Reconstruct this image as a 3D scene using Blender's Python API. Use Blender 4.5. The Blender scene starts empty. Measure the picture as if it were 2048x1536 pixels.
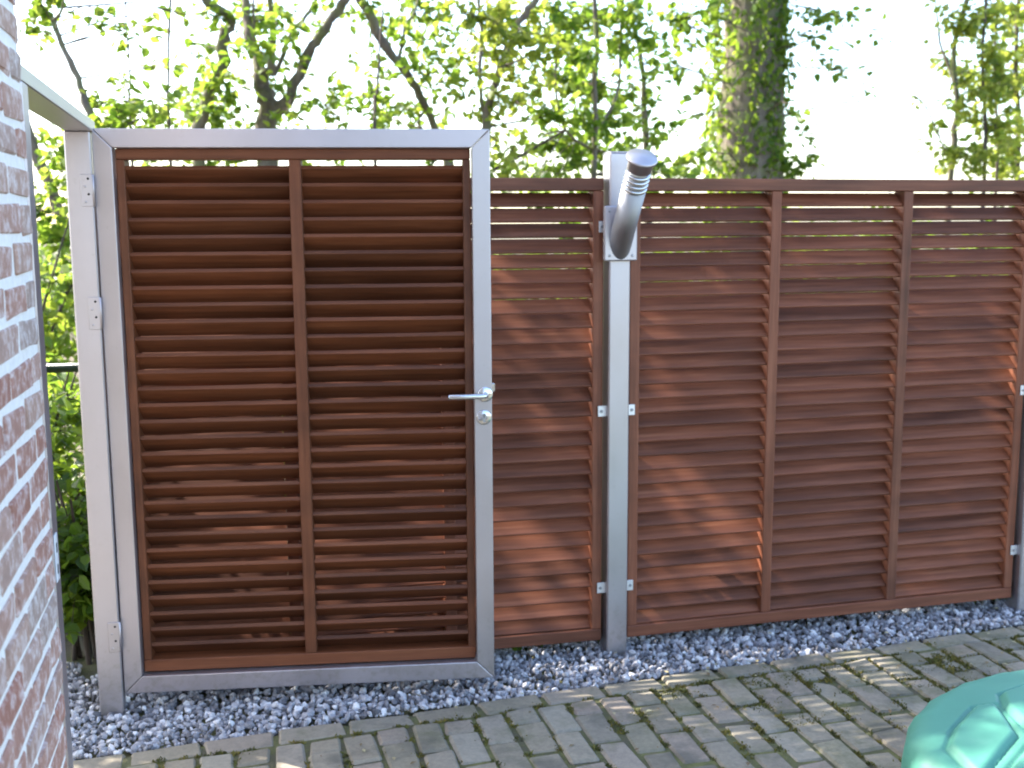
import bpy, math, random
import numpy as np
from mathutils import Vector, Matrix

R = math.radians
random.seed(7)
rng = np.random.default_rng(11)
scene = bpy.context.scene
COL = scene.collection

# ------------------------------------------------------------------ camera
CAM = Vector((0.0, -3.9336, 1.6733))
YAW, PITCH, ROLL, FOCAL = -0.249734, 0.143985, -0.0061006, 2191.7   # focal in pixels of a 2048 px wide frame
fwd = Vector((-math.sin(YAW) * math.cos(PITCH), math.cos(YAW) * math.cos(PITCH), -math.sin(PITCH)))
rgt = Vector((math.cos(YAW), math.sin(YAW), 0))
upv = rgt.cross(fwd)
r2 = math.cos(ROLL) * rgt + math.sin(ROLL) * upv
u2 = -math.sin(ROLL) * rgt + math.cos(ROLL) * upv
cam_data = bpy.data.cameras.new('camera')
cam_data.sensor_fit = 'HORIZONTAL'
cam_data.sensor_width = 36.0
cam_data.lens = 36.0 * FOCAL / 2048.0
cam_data.clip_start = 0.05
cam_data.clip_end = 2000
cam_data.dof.use_dof = True
cam_data.dof.focus_distance = 3.0
cam_data.dof.aperture_fstop = 3.6
cam = bpy.data.objects.new('camera', cam_data)
cam.matrix_world = Matrix(((r2.x, u2.x, -fwd.x, CAM.x), (r2.y, u2.y, -fwd.y, CAM.y), (r2.z, u2.z, -fwd.z, CAM.z), (0, 0, 0, 1)))
COL.objects.link(cam)
scene.camera = cam

# ------------------------------------------------------------------ sky and sun
SUN = Vector((-1.35, 1.2, 1.5)).normalized()          # from the back left, over the trees
SUN_EL = math.asin(SUN.z)
SUN_AZ = math.atan2(SUN.x, SUN.y)
world = bpy.data.worlds.new('World')
scene.world = world
world.use_nodes = True
wn = world.node_tree
wn.nodes.clear()
sky = wn.nodes.new('ShaderNodeTexSky')
sky.sky_type = 'NISHITA'
sky.sun_disc = False
sky.sun_elevation = SUN_EL
sky.sun_rotation = SUN_AZ
sky.dust_density = 1.6
sky.ozone_density = 1.0
sky.air_density = 1.0
bg = wn.nodes.new('ShaderNodeBackground')
bg.inputs['Strength'].default_value = 0.15
wo = wn.nodes.new('ShaderNodeOutputWorld')
wn.links.new(sky.outputs[0], bg.inputs[0])
wn.links.new(bg.outputs[0], wo.inputs[0])
sun_data = bpy.data.lights.new('sun', 'SUN')
sun_data.energy = 3.6
sun_data.angle = R(0.53)
sun_data.color = (1.0, 0.93, 0.82)
sun = bpy.data.objects.new('sun', sun_data)
sun.rotation_euler = (-SUN).to_track_quat('-Z', 'Y').to_euler()
sun.location = (-6, 5, 9)
COL.objects.link(sun)

vs = scene.view_settings
vs.view_transform = 'Standard'
vs.look = 'None'
vs.gamma = 1.0
vs.use_curve_mapping = False
vs.exposure = 2.4
scene.cycles.use_denoising = True
scene.cycles.max_bounces = 8
scene.cycles.transparent_max_bounces = 8
scene.cycles.filter_width = 1.9
scene.cycles.sample_clamp_indirect = 6.0

# ------------------------------------------------------------------ materials
MATS = {}
def new_mat(name):
    m = bpy.data.materials.new(name)
    m.use_nodes = True
    m.node_tree.nodes.clear()
    MATS[name] = m
    return m, m.node_tree.nodes, m.node_tree.links

def nd(n, typ, **kw):
    x = n.new(typ)
    for k, v in kw.items():
        if k in x.inputs.keys():
            x.inputs[k].default_value = v
        else:
            setattr(x, k, v)
    return x

def ramp(n, stops, interp='LINEAR'):
    r = n.new('ShaderNodeValToRGB')
    r.color_ramp.interpolation = interp
    els = r.color_ramp.elements
    while len(els) < len(stops):
        els.new(0.5)
    for e, (p, c) in zip(els, stops):
        e.position = p
        e.color = (c[0], c[1], c[2], 1)
    return r

def finish(n, l, col, rough=0.6, bump=None, bump_strength=0.3, bump_dist=0.002, metallic=0.0, spec=0.5, extra=None):
    b = n.new('ShaderNodeBsdfPrincipled')
    if hasattr(col, 'links') or hasattr(col, 'is_linked'):
        l.new(col, b.inputs['Base Color'])
    else:
        b.inputs['Base Color'].default_value = (*col, 1)
    if hasattr(rough, 'is_linked'):
        l.new(rough, b.inputs['Roughness'])
    else:
        b.inputs['Roughness'].default_value = rough
    b.inputs['Metallic'].default_value = metallic
    b.inputs['Specular IOR Level'].default_value = spec
    if bump is not None:
        bp = n.new('ShaderNodeBump')
        bp.inputs['Strength'].default_value = bump_strength
        bp.inputs['Distance'].default_value = bump_dist
        l.new(bump, bp.inputs['Height'])
        l.new(bp.outputs[0], b.inputs['Normal'])
    o = n.new('ShaderNodeOutputMaterial')
    l.new(b.outputs[0], o.inputs[0])
    return b

def obj_coords(n, l, scale=(1, 1, 1), rand=True):
    tc = n.new('ShaderNodeTexCoord')
    mp = n.new('ShaderNodeMapping')
    mp.inputs['Scale'].default_value = scale
    l.new(tc.outputs['Object'], mp.inputs['Vector'])
    if rand:
        oi = n.new('ShaderNodeObjectInfo')
        mu = n.new('ShaderNodeMath'); mu.operation = 'MULTIPLY'; mu.inputs[1].default_value = 37.0
        l.new(oi.outputs['Random'], mu.inputs[0])
        l.new(mu.outputs[0], mp.inputs['Location'])
    return mp.outputs[0]

def mixcol(n, l, fac, a, b, mode='MIX'):
    m = n.new('ShaderNodeMix'); m.data_type = 'RGBA'; m.blend_type = mode
    for sock, v in ((m.inputs[0], fac), (m.inputs[6], a), (m.inputs[7], b)):
        if hasattr(v, 'is_linked'):
            l.new(v, sock)
        elif isinstance(v, (int, float)):
            sock.default_value = v
        else:
            sock.default_value = (*v, 1)
    return m.outputs[2]

def wood_mat(name, dark, mid, light, horizontal=True):
    m, n, l = new_mat(name)
    sc = (2.2, 55, 55) if horizontal else (55, 55, 2.2)
    v = obj_coords(n, l, sc)
    nz = nd(n, 'ShaderNodeTexNoise', Scale=1.0, Detail=6.0, Roughness=0.65)
    l.new(v, nz.inputs['Vector'])
    rp = ramp(n, [(0.25, dark), (0.52, mid), (0.8, light)])
    l.new(nz.outputs['Fac'], rp.inputs[0])
    v2 = obj_coords(n, l, (2.5, 9, 9))
    n2 = nd(n, 'ShaderNodeTexNoise', Scale=1.0, Detail=3.0)
    l.new(v2, n2.inputs['Vector'])
    oi = n.new('ShaderNodeObjectInfo')
    ad = n.new('ShaderNodeMath'); ad.operation = 'MULTIPLY_ADD'; ad.inputs[1].default_value = 0.55
    l.new(oi.outputs['Random'], ad.inputs[0]); l.new(n2.outputs['Fac'], ad.inputs[2])
    tone = ramp(n, [(0.22, (0.55, 0.52, 0.52)), (0.6, (0.95, 0.95, 0.95)), (1.0, (1.38, 1.32, 1.26))])
    l.new(ad.outputs[0], tone.inputs[0])
    c = mixcol(n, l, 1.0, rp.outputs[0], tone.outputs[0], 'MULTIPLY')
    rr = n.new('ShaderNodeMapRange'); rr.inputs['To Min'].default_value = 0.42; rr.inputs['To Max'].default_value = 0.62
    l.new(nz.outputs['Fac'], rr.inputs['Value'])
    finish(n, l, c, rr.outputs[0], nz.outputs['Fac'], 0.35, 0.0015, spec=0.32)
    return m

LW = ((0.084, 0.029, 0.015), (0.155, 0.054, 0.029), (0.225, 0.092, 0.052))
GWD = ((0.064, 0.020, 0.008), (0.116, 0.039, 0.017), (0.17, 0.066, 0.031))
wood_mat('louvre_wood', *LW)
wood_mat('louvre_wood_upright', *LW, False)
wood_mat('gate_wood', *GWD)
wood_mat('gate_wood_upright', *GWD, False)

def steel_mat(name, base, rough, along='z', streak=0.5):
    m, n, l = new_mat(name)
    sc = {'z': (160, 160, 2.0), 'x': (2.0, 160, 160), 'y': (160, 2.0, 160)}[along]
    v = obj_coords(n, l, sc)
    nz = nd(n, 'ShaderNodeTexNoise', Scale=1.0, Detail=4.0)
    l.new(v, nz.inputs['Vector'])
    v2 = obj_coords(n, l, (3, 3, 2.2))
    blot = nd(n, 'ShaderNodeTexNoise', Scale=2.0, Detail=5.0, Roughness=0.6)
    l.new(v2, blot.inputs['Vector'])
    rp = ramp(n, [(0.3, tuple(c * 0.92 for c in base)), (0.65, base)])
    l.new(blot.outputs['Fac'], rp.inputs[0])
    geo = n.new('ShaderNodeNewGeometry')
    spz = n.new('ShaderNodeSeparateXYZ'); l.new(geo.outputs['Position'], spz.inputs[0])
    spk = nd(n, 'ShaderNodeTexNoise', Scale=38.0, Detail=5.0, Roughness=0.7)
    l.new(geo.outputs['Position'], spk.inputs['Vector'])
    hz = n.new('ShaderNodeMapRange'); hz.inputs['From Min'].default_value = 0.0; hz.inputs['From Max'].default_value = 0.35
    hz.inputs['To Min'].default_value = 0.12; hz.inputs['To Max'].default_value = -0.06
    l.new(spz.outputs['Z'], hz.inputs['Value'])
    sm_ = n.new('ShaderNodeMath'); sm_.operation = 'ADD'
    l.new(spk.outputs['Fac'], sm_.inputs[0]); l.new(hz.outputs[0], sm_.inputs[1])
    df = ramp(n, [(0.56, (0, 0, 0)), (0.74, (0.4, 0.4, 0.4))])
    l.new(sm_.outputs[0], df.inputs[0])
    rp_out = mixcol(n, l, df.outputs[0], rp.outputs[0], (0.30, 0.27, 0.23))
    rr = n.new('ShaderNodeMapRange'); rr.inputs['To Min'].default_value = rough - 0.08; rr.inputs['To Max'].default_value = rough + 0.1
    l.new(blot.outputs['Fac'], rr.inputs['Value'])
    finish(n, l, rp_out, rr.outputs[0], nz.outputs['Fac'], 0.18, 0.0006, metallic=0.92)
    return m
steel_mat('brushed_steel', (0.50, 0.468, 0.492), 0.42, 'z')
steel_mat('brushed_steel_across', (0.51, 0.475, 0.515), 0.42, 'x')
steel_mat('bracket_steel', (0.80, 0.79, 0.80), 0.5, 'x')
steel_mat('brushed_steel_deep', (0.50, 0.485, 0.49), 0.42, 'y')
steel_mat('polished_steel', (0.68, 0.68, 0.69), 0.2, 'x')
steel_mat('lamp_steel', (0.42, 0.415, 0.425), 0.6, 'z')

def plain(name, col, rough=0.5, metallic=0.0):
    m, n, l = new_mat(name)
    v = obj_coords(n, l, (14, 14, 14))
    nz = nd(n, 'ShaderNodeTexNoise', Scale=1.0, Detail=4.0)
    l.new(v, nz.inputs['Vector'])
    rp = ramp(n, [(0.3, tuple(c * 0.8 for c in col)), (0.7, col)])
    l.new(nz.outputs['Fac'], rp.inputs[0])
    finish(n, l, rp.outputs[0], rough, nz.outputs['Fac'], 0.1, 0.001, metallic)
    return m
plain('dark_hole', (0.015, 0.015, 0.016), 0.7)
plain('frosted_glass', (0.75, 0.77, 0.78), 0.35)
plain('added_wall_grey', (0.13, 0.125, 0.12), 0.9)  # dark grey of the added block, chosen for its reflection in the steel
plain('white_plastic', (0.75, 0.78, 0.82), 0.4)
plain('green_pipe', (0.012, 0.035, 0.028), 0.35)
plain('galvanised_wire', (0.08, 0.12, 0.10), 0.5)

# brick, mortar
m, n, l = new_mat('brick')
v = obj_coords(n, l, (1, 1, 1))
oi = n.new('ShaderNodeObjectInfo')
base = ramp(n, [(0.0, (0.44, 0.25, 0.19)), (0.25, (0.38, 0.18, 0.13)), (0.5, (0.46, 0.29, 0.23)), (0.75, (0.40, 0.31, 0.27)), (1.0, (0.47, 0.30, 0.23))])
l.new(oi.outputs['Random'], base.inputs[0])
nz = nd(n, 'ShaderNodeTexNoise', Scale=30.0, Detail=8.0, Roughness=0.7)
l.new(v, nz.inputs['Vector'])
sh = ramp(n, [(0.3, (0.72, 0.72, 0.74)), (0.7, (1.15, 1.1, 1.08))])
l.new(nz.outputs['Fac'], sh.inputs[0])
c = mixcol(n, l, 1.0, base.outputs[0], sh.outputs[0], 'MULTIPLY')
n2 = nd(n, 'ShaderNodeTexNoise', Scale=30.0, Detail=7.0, Roughness=0.72)     # lime smears left on the faces
l.new(v, n2.inputs['Vector'])
lime = ramp(n, [(0.48, (0, 0, 0)), (0.69, (0.85, 0.85, 0.85))])
l.new(n2.outputs['Fac'], lime.inputs[0])
c = mixcol(n, l, lime.outputs[0], c, (0.70, 0.67, 0.69))
finish(n, l, c, 0.9, nz.outputs['Fac'], 0.7, 0.006)

m, n, l = new_mat('mortar')
v = obj_coords(n, l, (1, 1, 1), False)
nz = nd(n, 'ShaderNodeTexNoise', Scale=45.0, Detail=8.0, Roughness=0.7)
l.new(v, nz.inputs['Vector'])
rp = ramp(n, [(0.3, (0.74, 0.72, 0.70)), (0.65, (0.88, 0.86, 0.84))])
l.new(nz.outputs['Fac'], rp.inputs[0])
finish(n, l, rp.outputs[0], 0.95, nz.outputs['Fac'], 0.8, 0.006)

# pavers
m, n, l = new_mat('paver')
v = obj_coords(n, l, (1, 1, 1))
oi = n.new('ShaderNodeObjectInfo')
base = ramp(n, [(0.0, (0.24, 0.207, 0.15)), (0.3, (0.285, 0.248, 0.187)), (0.5, (0.265, 0.212, 0.168)), (0.7, (0.30, 0.27, 0.212)), (0.88, (0.21, 0.18, 0.135)), (1.0, (0.25, 0.228, 0.157))])
l.new(oi.outputs['Random'], base.inputs[0])
nz = nd(n, 'ShaderNodeTexNoise', Scale=55.0, Detail=8.0, Roughness=0.7)
l.new(v, nz.inputs['Vector'])
sh = ramp(n, [(0.3, (0.78, 0.78, 0.78)), (0.7, (1.14, 1.13, 1.12))])
l.new(nz.outputs['Fac'], sh.inputs[0])
c = mixcol(n, l, 1.0, base.outputs[0], sh.outputs[0], 'MULTIPLY')
geo = n.new('ShaderNodeNewGeometry')
n2 = nd(n, 'ShaderNodeTexNoise', Scale=6.5, Detail=8.0, Roughness=0.68)
l.new(geo.outputs['Position'], n2.inputs['Vector'])
sp = n.new('ShaderNodeSeparateXYZ'); l.new(geo.outputs['Position'], sp.inputs[0])
mr = n.new('ShaderNodeMapRange'); mr.inputs['From Min'].default_value = -0.5; mr.inputs['From Max'].default_value = 3.2
mr.inputs['To Min'].default_value = -0.03; mr.inputs['To Max'].default_value = 0.15
l.new(sp.outputs['X'], mr.inputs['Value'])
ad = n.new('ShaderNodeMath'); ad.operation = 'ADD'
l.new(n2.outputs['Fac'], ad.inputs[0]); l.new(mr.outputs[0], ad.inputs[1])
al = ramp(n, [(0.55, (0, 0, 0)), (0.78, (0.75, 0.75, 0.75))])
l.new(ad.outputs[0], al.inputs[0])
c = mixcol(n, l, al.outputs[0], c, (0.10, 0.105, 0.045))
n3 = nd(n, 'ShaderNodeTexNoise', Scale=4.2, Detail=6.0, Roughness=0.6)
l.new(geo.outputs['Position'], n3.inputs['Vector'])
st = ramp(n, [(0.54, (0, 0, 0)), (0.68, (0.65, 0.65, 0.65))])
l.new(n3.outputs['Fac'], st.inputs[0])
c = mixcol(n, l, st.outputs[0], c, (0.085, 0.08, 0.065))
finish(n, l, c, 0.85, nz.outputs['Fac'], 0.6, 0.004)

m, n, l = new_mat('joint_sand')
geo = n.new('ShaderNodeNewGeometry')
nz = nd(n, 'ShaderNodeTexNoise', Scale=9.0, Detail=8.0, Roughness=0.7)
l.new(geo.outputs['Position'], nz.inputs['Vector'])
rp = ramp(n, [(0.35, (0.09, 0.078, 0.055)), (0.5, (0.10, 0.10, 0.04)), (0.62, (0.15, 0.15, 0.05)), (0.75, (0.14, 0.11, 0.07))])
l.new(nz.outputs['Fac'], rp.inputs[0])
n2 = nd(n, 'ShaderNodeTexNoise', Scale=160.0, Detail=4.0)
l.new(geo.outputs['Position'], n2.inputs['Vector'])
finish(n, l, rp.outputs[0], 0.95, n2.outputs['Fac'], 0.9, 0.008)

m, n, l = new_mat('soil')
geo = n.new('ShaderNodeNewGeometry')
nz = nd(n, 'ShaderNodeTexNoise', Scale=1.3, Detail=9.0, Roughness=0.68)
l.new(geo.outputs['Position'], nz.inputs['Vector'])
rp = ramp(n, [(0.35, (0.06, 0.045, 0.03)), (0.5, (0.12, 0.09, 0.055)), (0.6, (0.09, 0.11, 0.035)), (0.75, (0.15, 0.12, 0.08))])
l.new(nz.outputs['Fac'], rp.inputs[0])
n2 = nd(n, 'ShaderNodeTexNoise', Scale=40.0, Detail=6.0)
l.new(geo.outputs['Position'], n2.inputs['Vector'])
finish(n, l, rp.outputs[0], 0.95, n2.outputs['Fac'], 0.9, 0.02)

def attr_mat(name, stops, rough, attr='tint', transl=None, spec=0.4, bumpscale=None):
    m, n, l = new_mat(name)
    at = n.new('ShaderNodeAttribute'); at.attribute_name = attr
    rp = ramp(n, stops)
    l.new(at.outputs['Fac'], rp.inputs[0])
    col = rp.outputs[0]
    b = n.new('ShaderNodeBsdfPrincipled')
    b.inputs['Roughness'].default_value = rough
    b.inputs['Specular IOR Level'].default_value = spec
    l.new(col, b.inputs['Base Color'])
    o = n.new('ShaderNodeOutputMaterial')
    if bumpscale:
        tc = n.new('ShaderNodeTexCoord')
        nz = nd(n, 'ShaderNodeTexNoise', Scale=bumpscale, Detail=6.0)
        l.new(tc.outputs['Object'], nz.inputs['Vector'])
        sh = ramp(n, [(0.3, (0.75, 0.75, 0.75)), (0.7, (1.1, 1.1, 1.1))])
        l.new(nz.outputs['Fac'], sh.inputs[0])
        c2 = mixcol(n, l, 1.0, col, sh.outputs[0], 'MULTIPLY')
        l.new(c2, b.inputs['Base Color'])
        bp = n.new('ShaderNodeBump'); bp.inputs['Strength'].default_value = 0.5; bp.inputs['Distance'].default_value = 0.004
        l.new(nz.outputs['Fac'], bp.inputs['Height']); l.new(bp.outputs[0], b.inputs['Normal'])
    if transl:
        t = n.new('ShaderNodeBsdfTranslucent')
        tr = ramp(n, transl)
        l.new(at.outputs['Fac'], tr.inputs[0]); l.new(tr.outputs[0], t.inputs['Color'])
        mx = n.new('ShaderNodeMixShader'); mx.inputs[0].default_value = 0.58
        l.new(b.outputs[0], mx.inputs[1]); l.new(t.outputs[0], mx.inputs[2])
        l.new(mx.outputs[0], o.inputs[0])
    else:
        l.new(b.outputs[0], o.inputs[0])
    return m
attr_mat('gravel', [(0.0, (0.075, 0.074, 0.082)), (0.25, (0.20, 0.197, 0.215)), (0.5, (0.36, 0.352, 0.38)), (0.75, (0.55, 0.54, 0.57)), (1.0, (0.78, 0.77, 0.78))], 0.75, bumpscale=90.0)
attr_mat('spring_leaf', [(0.0, (0.035, 0.085, 0.018)), (0.5, (0.07, 0.14, 0.022)), (1.0, (0.12, 0.19, 0.03))], 0.45,
         transl=[(0.0, (0.12, 0.23, 0.02)), (0.5, (0.26, 0.40, 0.04)), (1.0, (0.42, 0.50, 0.07))])
attr_mat('yellow_leaf', [(0.0, (0.06, 0.12, 0.02)), (0.5, (0.10, 0.16, 0.025)), (1.0, (0.16, 0.20, 0.035))], 0.45,
         transl=[(0.0, (0.24, 0.34, 0.03)), (0.5, (0.40, 0.48, 0.06)), (1.0, (0.52, 0.54, 0.09))])
attr_mat('ivy_leaf', [(0.0, (0.03, 0.07, 0.015)), (0.6, (0.065, 0.13, 0.02)), (1.0, (0.13, 0.20, 0.03))], 0.35,
         transl=[(0.0, (0.09, 0.18, 0.015)), (1.0, (0.32, 0.43, 0.04))])
attr_mat('moss', [(0.0, (0.05, 0.055, 0.015)), (0.6, (0.12, 0.115, 0.02)), (1.0, (0.20, 0.15, 0.03))], 0.9)
attr_mat('litter', [(0.0, (0.13, 0.08, 0.04)), (0.5, (0.26, 0.20, 0.10)), (1.0, (0.42, 0.38, 0.22))], 0.8)

def bark_mat(name, dark, light, moss=None):
    m, n, l = new_mat(name)
    tc = n.new('ShaderNodeTexCoord')
    mp = n.new('ShaderNodeMapping'); mp.inputs['Scale'].default_value = (22, 22, 4)
    l.new(tc.outputs['Object'], mp.inputs[0])
    nz = nd(n, 'ShaderNodeTexNoise', Scale=1.0, Detail=8.0, Roughness=0.7)
    l.new(mp.outputs[0], nz.inputs['Vector'])
    rp = ramp(n, [(0.3, dark), (0.7, light)])
    l.new(nz.outputs['Fac'], rp.inputs[0])
    c = rp.outputs[0]
    if moss:
        n2 = nd(n, 'ShaderNodeTexNoise', Scale=5.0, Detail=5.0)
        l.new(tc.outputs['Object'], n2.inputs['Vector'])
        f = ramp(n, [(0.45, (0, 0, 0)), (0.65, (0.8, 0.8, 0.8))])
        l.new(n2.outputs['Fac'], f.inputs[0])
        c = mixcol(n, l, f.outputs[0], c, moss)
    finish(n, l, c, 0.9, nz.outputs['Fac'], 0.9, 0.02)
bark_mat('bark', (0.075, 0.058, 0.048), (0.23, 0.185, 0.155), (0.17, 0.19, 0.07))
bark_mat('thin_bark', (0.04, 0.03, 0.026), (0.12, 0.09, 0.075))

# green moulded plastic of the toy lid
m, n, l = new_mat('green_plastic')
v = obj_coords(n, l, (1, 1, 1), False)
nz = nd(n, 'ShaderNodeTexNoise', Scale=7.0, Detail=7.0, Roughness=0.65)
l.new(v, nz.inputs['Vector'])
rp = ramp(n, [(0.3, (0.058, 0.225, 0.165)), (0.6, (0.07, 0.25, 0.185)), (0.8, (0.10, 0.27, 0.21))])
l.new(nz.outputs['Fac'], rp.inputs[0])
rr = n.new('ShaderNodeMapRange'); rr.inputs['To Min'].default_value = 0.42; rr.inputs['To Max'].default_value = 0.6
l.new(nz.outputs['Fac'], rr.inputs['Value'])
n2 = nd(n, 'ShaderNodeTexNoise', Scale=220.0, Detail=2.0)
l.new(v, n2.inputs['Vector'])
finish(n, l, rp.outputs[0], rr.outputs[0], n2.outputs['Fac'], 0.08, 0.0008)

# ------------------------------------------------------------------ mesh helpers
def raw_mesh(name, verts, faces, mat=None, smooth=False):
    me = bpy.data.meshes.new(name)
    me.from_pydata([tuple(v) for v in verts], [], [tuple(f) for f in faces])
    me.update()
    if mat:
        me.materials.append(MATS[mat])
    if smooth:
        me.polygons.foreach_set('use_smooth', [True] * len(me.polygons))
    return me

def np_mesh(name, verts, faces, mat=None, tint=None, smooth=False):
    """verts (N,3), faces (M,k) with constant k"""
    me = bpy.data.meshes.new(name)
    verts = np.asarray(verts, np.float32); faces = np.asarray(faces, np.int32)
    k = faces.shape[1]
    me.vertices.add(len(verts)); me.vertices.foreach_set('co', verts.ravel())
    me.loops.add(faces.size); me.loops.foreach_set('vertex_index', faces.ravel())
    me.polygons.add(len(faces))
    me.polygons.foreach_set('loop_start', np.arange(0, faces.size, k, dtype=np.int32))
    me.polygons.foreach_set('loop_total', np.full(len(faces), k, np.int32))
    me.polygons.foreach_set('use_smooth', np.full(len(faces), smooth))
    me.update(calc_edges=True)
    if tint is not None:
        a = me.attributes.new('tint', 'FLOAT', 'POINT')
        a.data.foreach_set('value', np.asarray(tint, np.float32))
    if mat:
        me.materials.append(MATS[mat])
    return me

def obj(name, me, parent=None, loc=(0, 0, 0), rot=(0, 0, 0)):
    o = bpy.data.objects.new(name, me)
    o.location = loc
    o.rotation_euler = rot
    if parent is not None:
        o.parent = parent
    COL.objects.link(o)
    return o

def tag(o, label=None, cat=None, group=None, kind=None):
    if label: o['label'] = label
    if cat: o['category'] = cat
    if group: o['group'] = group
    if kind: o['kind'] = kind
    return o

def thing(name, label, cat, loc=(0, 0, 0), rz=0.0, group=None):
    o = obj(name, None, None, loc, (0, 0, rz))
    return tag(o, label, cat, group)

def cbox(x0, x1, y0, y1, z0, z1, c=0.002):
    """chamfered box -> verts, faces"""
    lo = (x0, y0, z0); hi = (x1, y1, z1)
    vs_, idx = [], {}
    for sx in (0, 1):
        for sy in (0, 1):
            for sz in (0, 1):
                s = (sx, sy, sz)
                for a in range(3):
                    p = []
                    for k in range(3):
                        e = hi[k] if s[k] else lo[k]
                        if k != a:
                            e += -c if s[k] else c
                        p.append(e)
                    idx[(s, a)] = len(vs_); vs_.append(p)
    fs = []
    for a in range(3):
        b, d = [(1, 2), (2, 0), (0, 1)][a]
        for s in (0, 1):
            q = []
            for (i, j) in ((0, 0), (1, 0), (1, 1), (0, 1)):
                t = [0, 0, 0]; t[a] = s; t[b] = i; t[d] = j
                q.append(idx[(tuple(t), a)])
            fs.append(q if s else q[::-1])
    for a in range(3):                         # edge chamfers along axis a
        b, d = [(1, 2), (2, 0), (0, 1)][a]
        for i in (0, 1):
            for j in (0, 1):
                t0 = [0, 0, 0]; t0[b] = i; t0[d] = j
                t1 = list(t0); t1[a] = 1
                q = [idx[(tuple(t0), b)], idx[(tuple(t1), b)], idx[(tuple(t1), d)], idx[(tuple(t0), d)]]
                fs.append(q if (i ^ j) else q[::-1])
    for sx in (0, 1):
        for sy in (0, 1):
            for sz in (0, 1):
                s = (sx, sy, sz)
                q = [idx[(s, 0)], idx[(s, 1)], idx[(s, 2)]]
                fs.append(q if (sx + sy + sz) % 2 else q[::-1])
    return vs_, fs

def box_mesh(name, x0, x1, y0, y1, z0, z1, mat, c=0.002):
    v, f = cbox(x0, x1, y0, y1, z0, z1, c)
    return raw_mesh(name, v, f, mat)

def prism_mesh(name, profile, x0, x1, mat, smooth=False):
    """profile: list of (y,z) counter-clockwise seen from +x; extruded along x"""
    k = len(profile)
    v = [(x0, y, z) for y, z in profile] + [(x1, y, z) for y, z in profile]
    f = [[i, (i + 1) % k, k + (i + 1) % k, k + i] for i in range(k)]
    f = [q[::-1] for q in f]
    f.append(list(range(k))[::-1]); f.append([k + i for i in range(k)])
    f = [q[::-1] for q in f[:k]] + f[k:]
    return raw_mesh(name, v, f, mat, smooth)

def lathe_mesh(name, prof, mat, seg=28, smooth=True):
    """prof: list of (r,z) from bottom to top; closed at both ends when r == 0"""
    v, f = [], []
    for r, z in prof:
        for k in range(seg):
            a = 2 * math.pi * k / seg
            v.append((r * math.cos(a), r * math.sin(a), z))
    for i in range(len(prof) - 1):
        for k in range(seg):
            k2 = (k + 1) % seg
            f.append([i * seg + k, i * seg + k2, (i + 1) * seg + k2, (i + 1) * seg + k])
    f.append([k for k in range(seg)][::-1])
    f.append([(len(prof) - 1) * seg + k for k in range(seg)])
    return raw_mesh(name, v, f, mat, smooth)

class Tubes:
    """collects tapered tubes into one mesh"""
    def __init__(s): s.v = []; s.f = []
    def add(s, pts, radii, seg=6):
        pts = [Vector(p) for p in pts]
        n0 = len(s.v)
        up = Vector((0.31, 0.17, 0.93)).normalized()
        for i, p in enumerate(pts):
            d = (pts[min(i + 1, len(pts) - 1)] - pts[max(i - 1, 0)])
            if d.length < 1e-9: d = Vector((0, 0, 1))
            d.normalize()
            a = d.cross(up)
            if a.length < 1e-3: a = d.cross(Vector((1, 0, 0)))
            a.normalize(); b = d.cross(a)
            for k in range(seg):
                t = 2 * math.pi * k / seg
                s.v.append(p + (a * math.cos(t) + b * math.sin(t)) * radii[i])
        for i in range(len(pts) - 1):
            for k in range(seg):
                k2 = (k + 1) % seg
                s.f.append((n0 + i * seg + k, n0 + i * seg + k2, n0 + (i + 1) * seg + k2, n0 + (i + 1) * seg + k))
        e = n0 + (len(pts) - 1) * seg
        if seg == 4 or True:
            s.f.append(tuple(n0 + k for k in range(seg)))
            s.f.append(tuple(e + k for k in range(seg))[::-1])
    def mesh(s, name, mat):
        return raw_mesh(name, s.v, s.f, mat, True)

def at(px, py, Y):
    """point of the world plane y = Y that lies behind pixel (px, py) of the 2048 px photograph"""
    d = fwd + r2 * ((px - 1024) / FOCAL) - u2 * ((py - 768) / FOCAL)
    return CAM + d * ((Y - CAM.y) / d.y)

# ------------------------------------------------------------------ ground
gm = raw_mesh('ground', [(-400, -400, -0.06), (400, -400, -0.06), (400, 600, -0.06), (-400, 600, -0.06)], [(0, 1, 2, 3)], 'soil')
tag(obj('ground', gm), kind='structure')

# pavement: joint bed, border course, field pavers
BX0, BX1 = -0.62, 4.6
def border_y(x): return -0.3665 + 0.0596 * x
pavement = obj('pavement', raw_mesh('pavement', [(BX0, border_y(BX0) - 0.03, -0.010), (BX1, border_y(BX1) - 0.03, -0.010), (BX1, -6.5, -0.010), (BX0, -6.5, -0.010)], [(3, 2, 1, 0)], 'joint_sand'))
tag(pavement, kind='structure')

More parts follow.
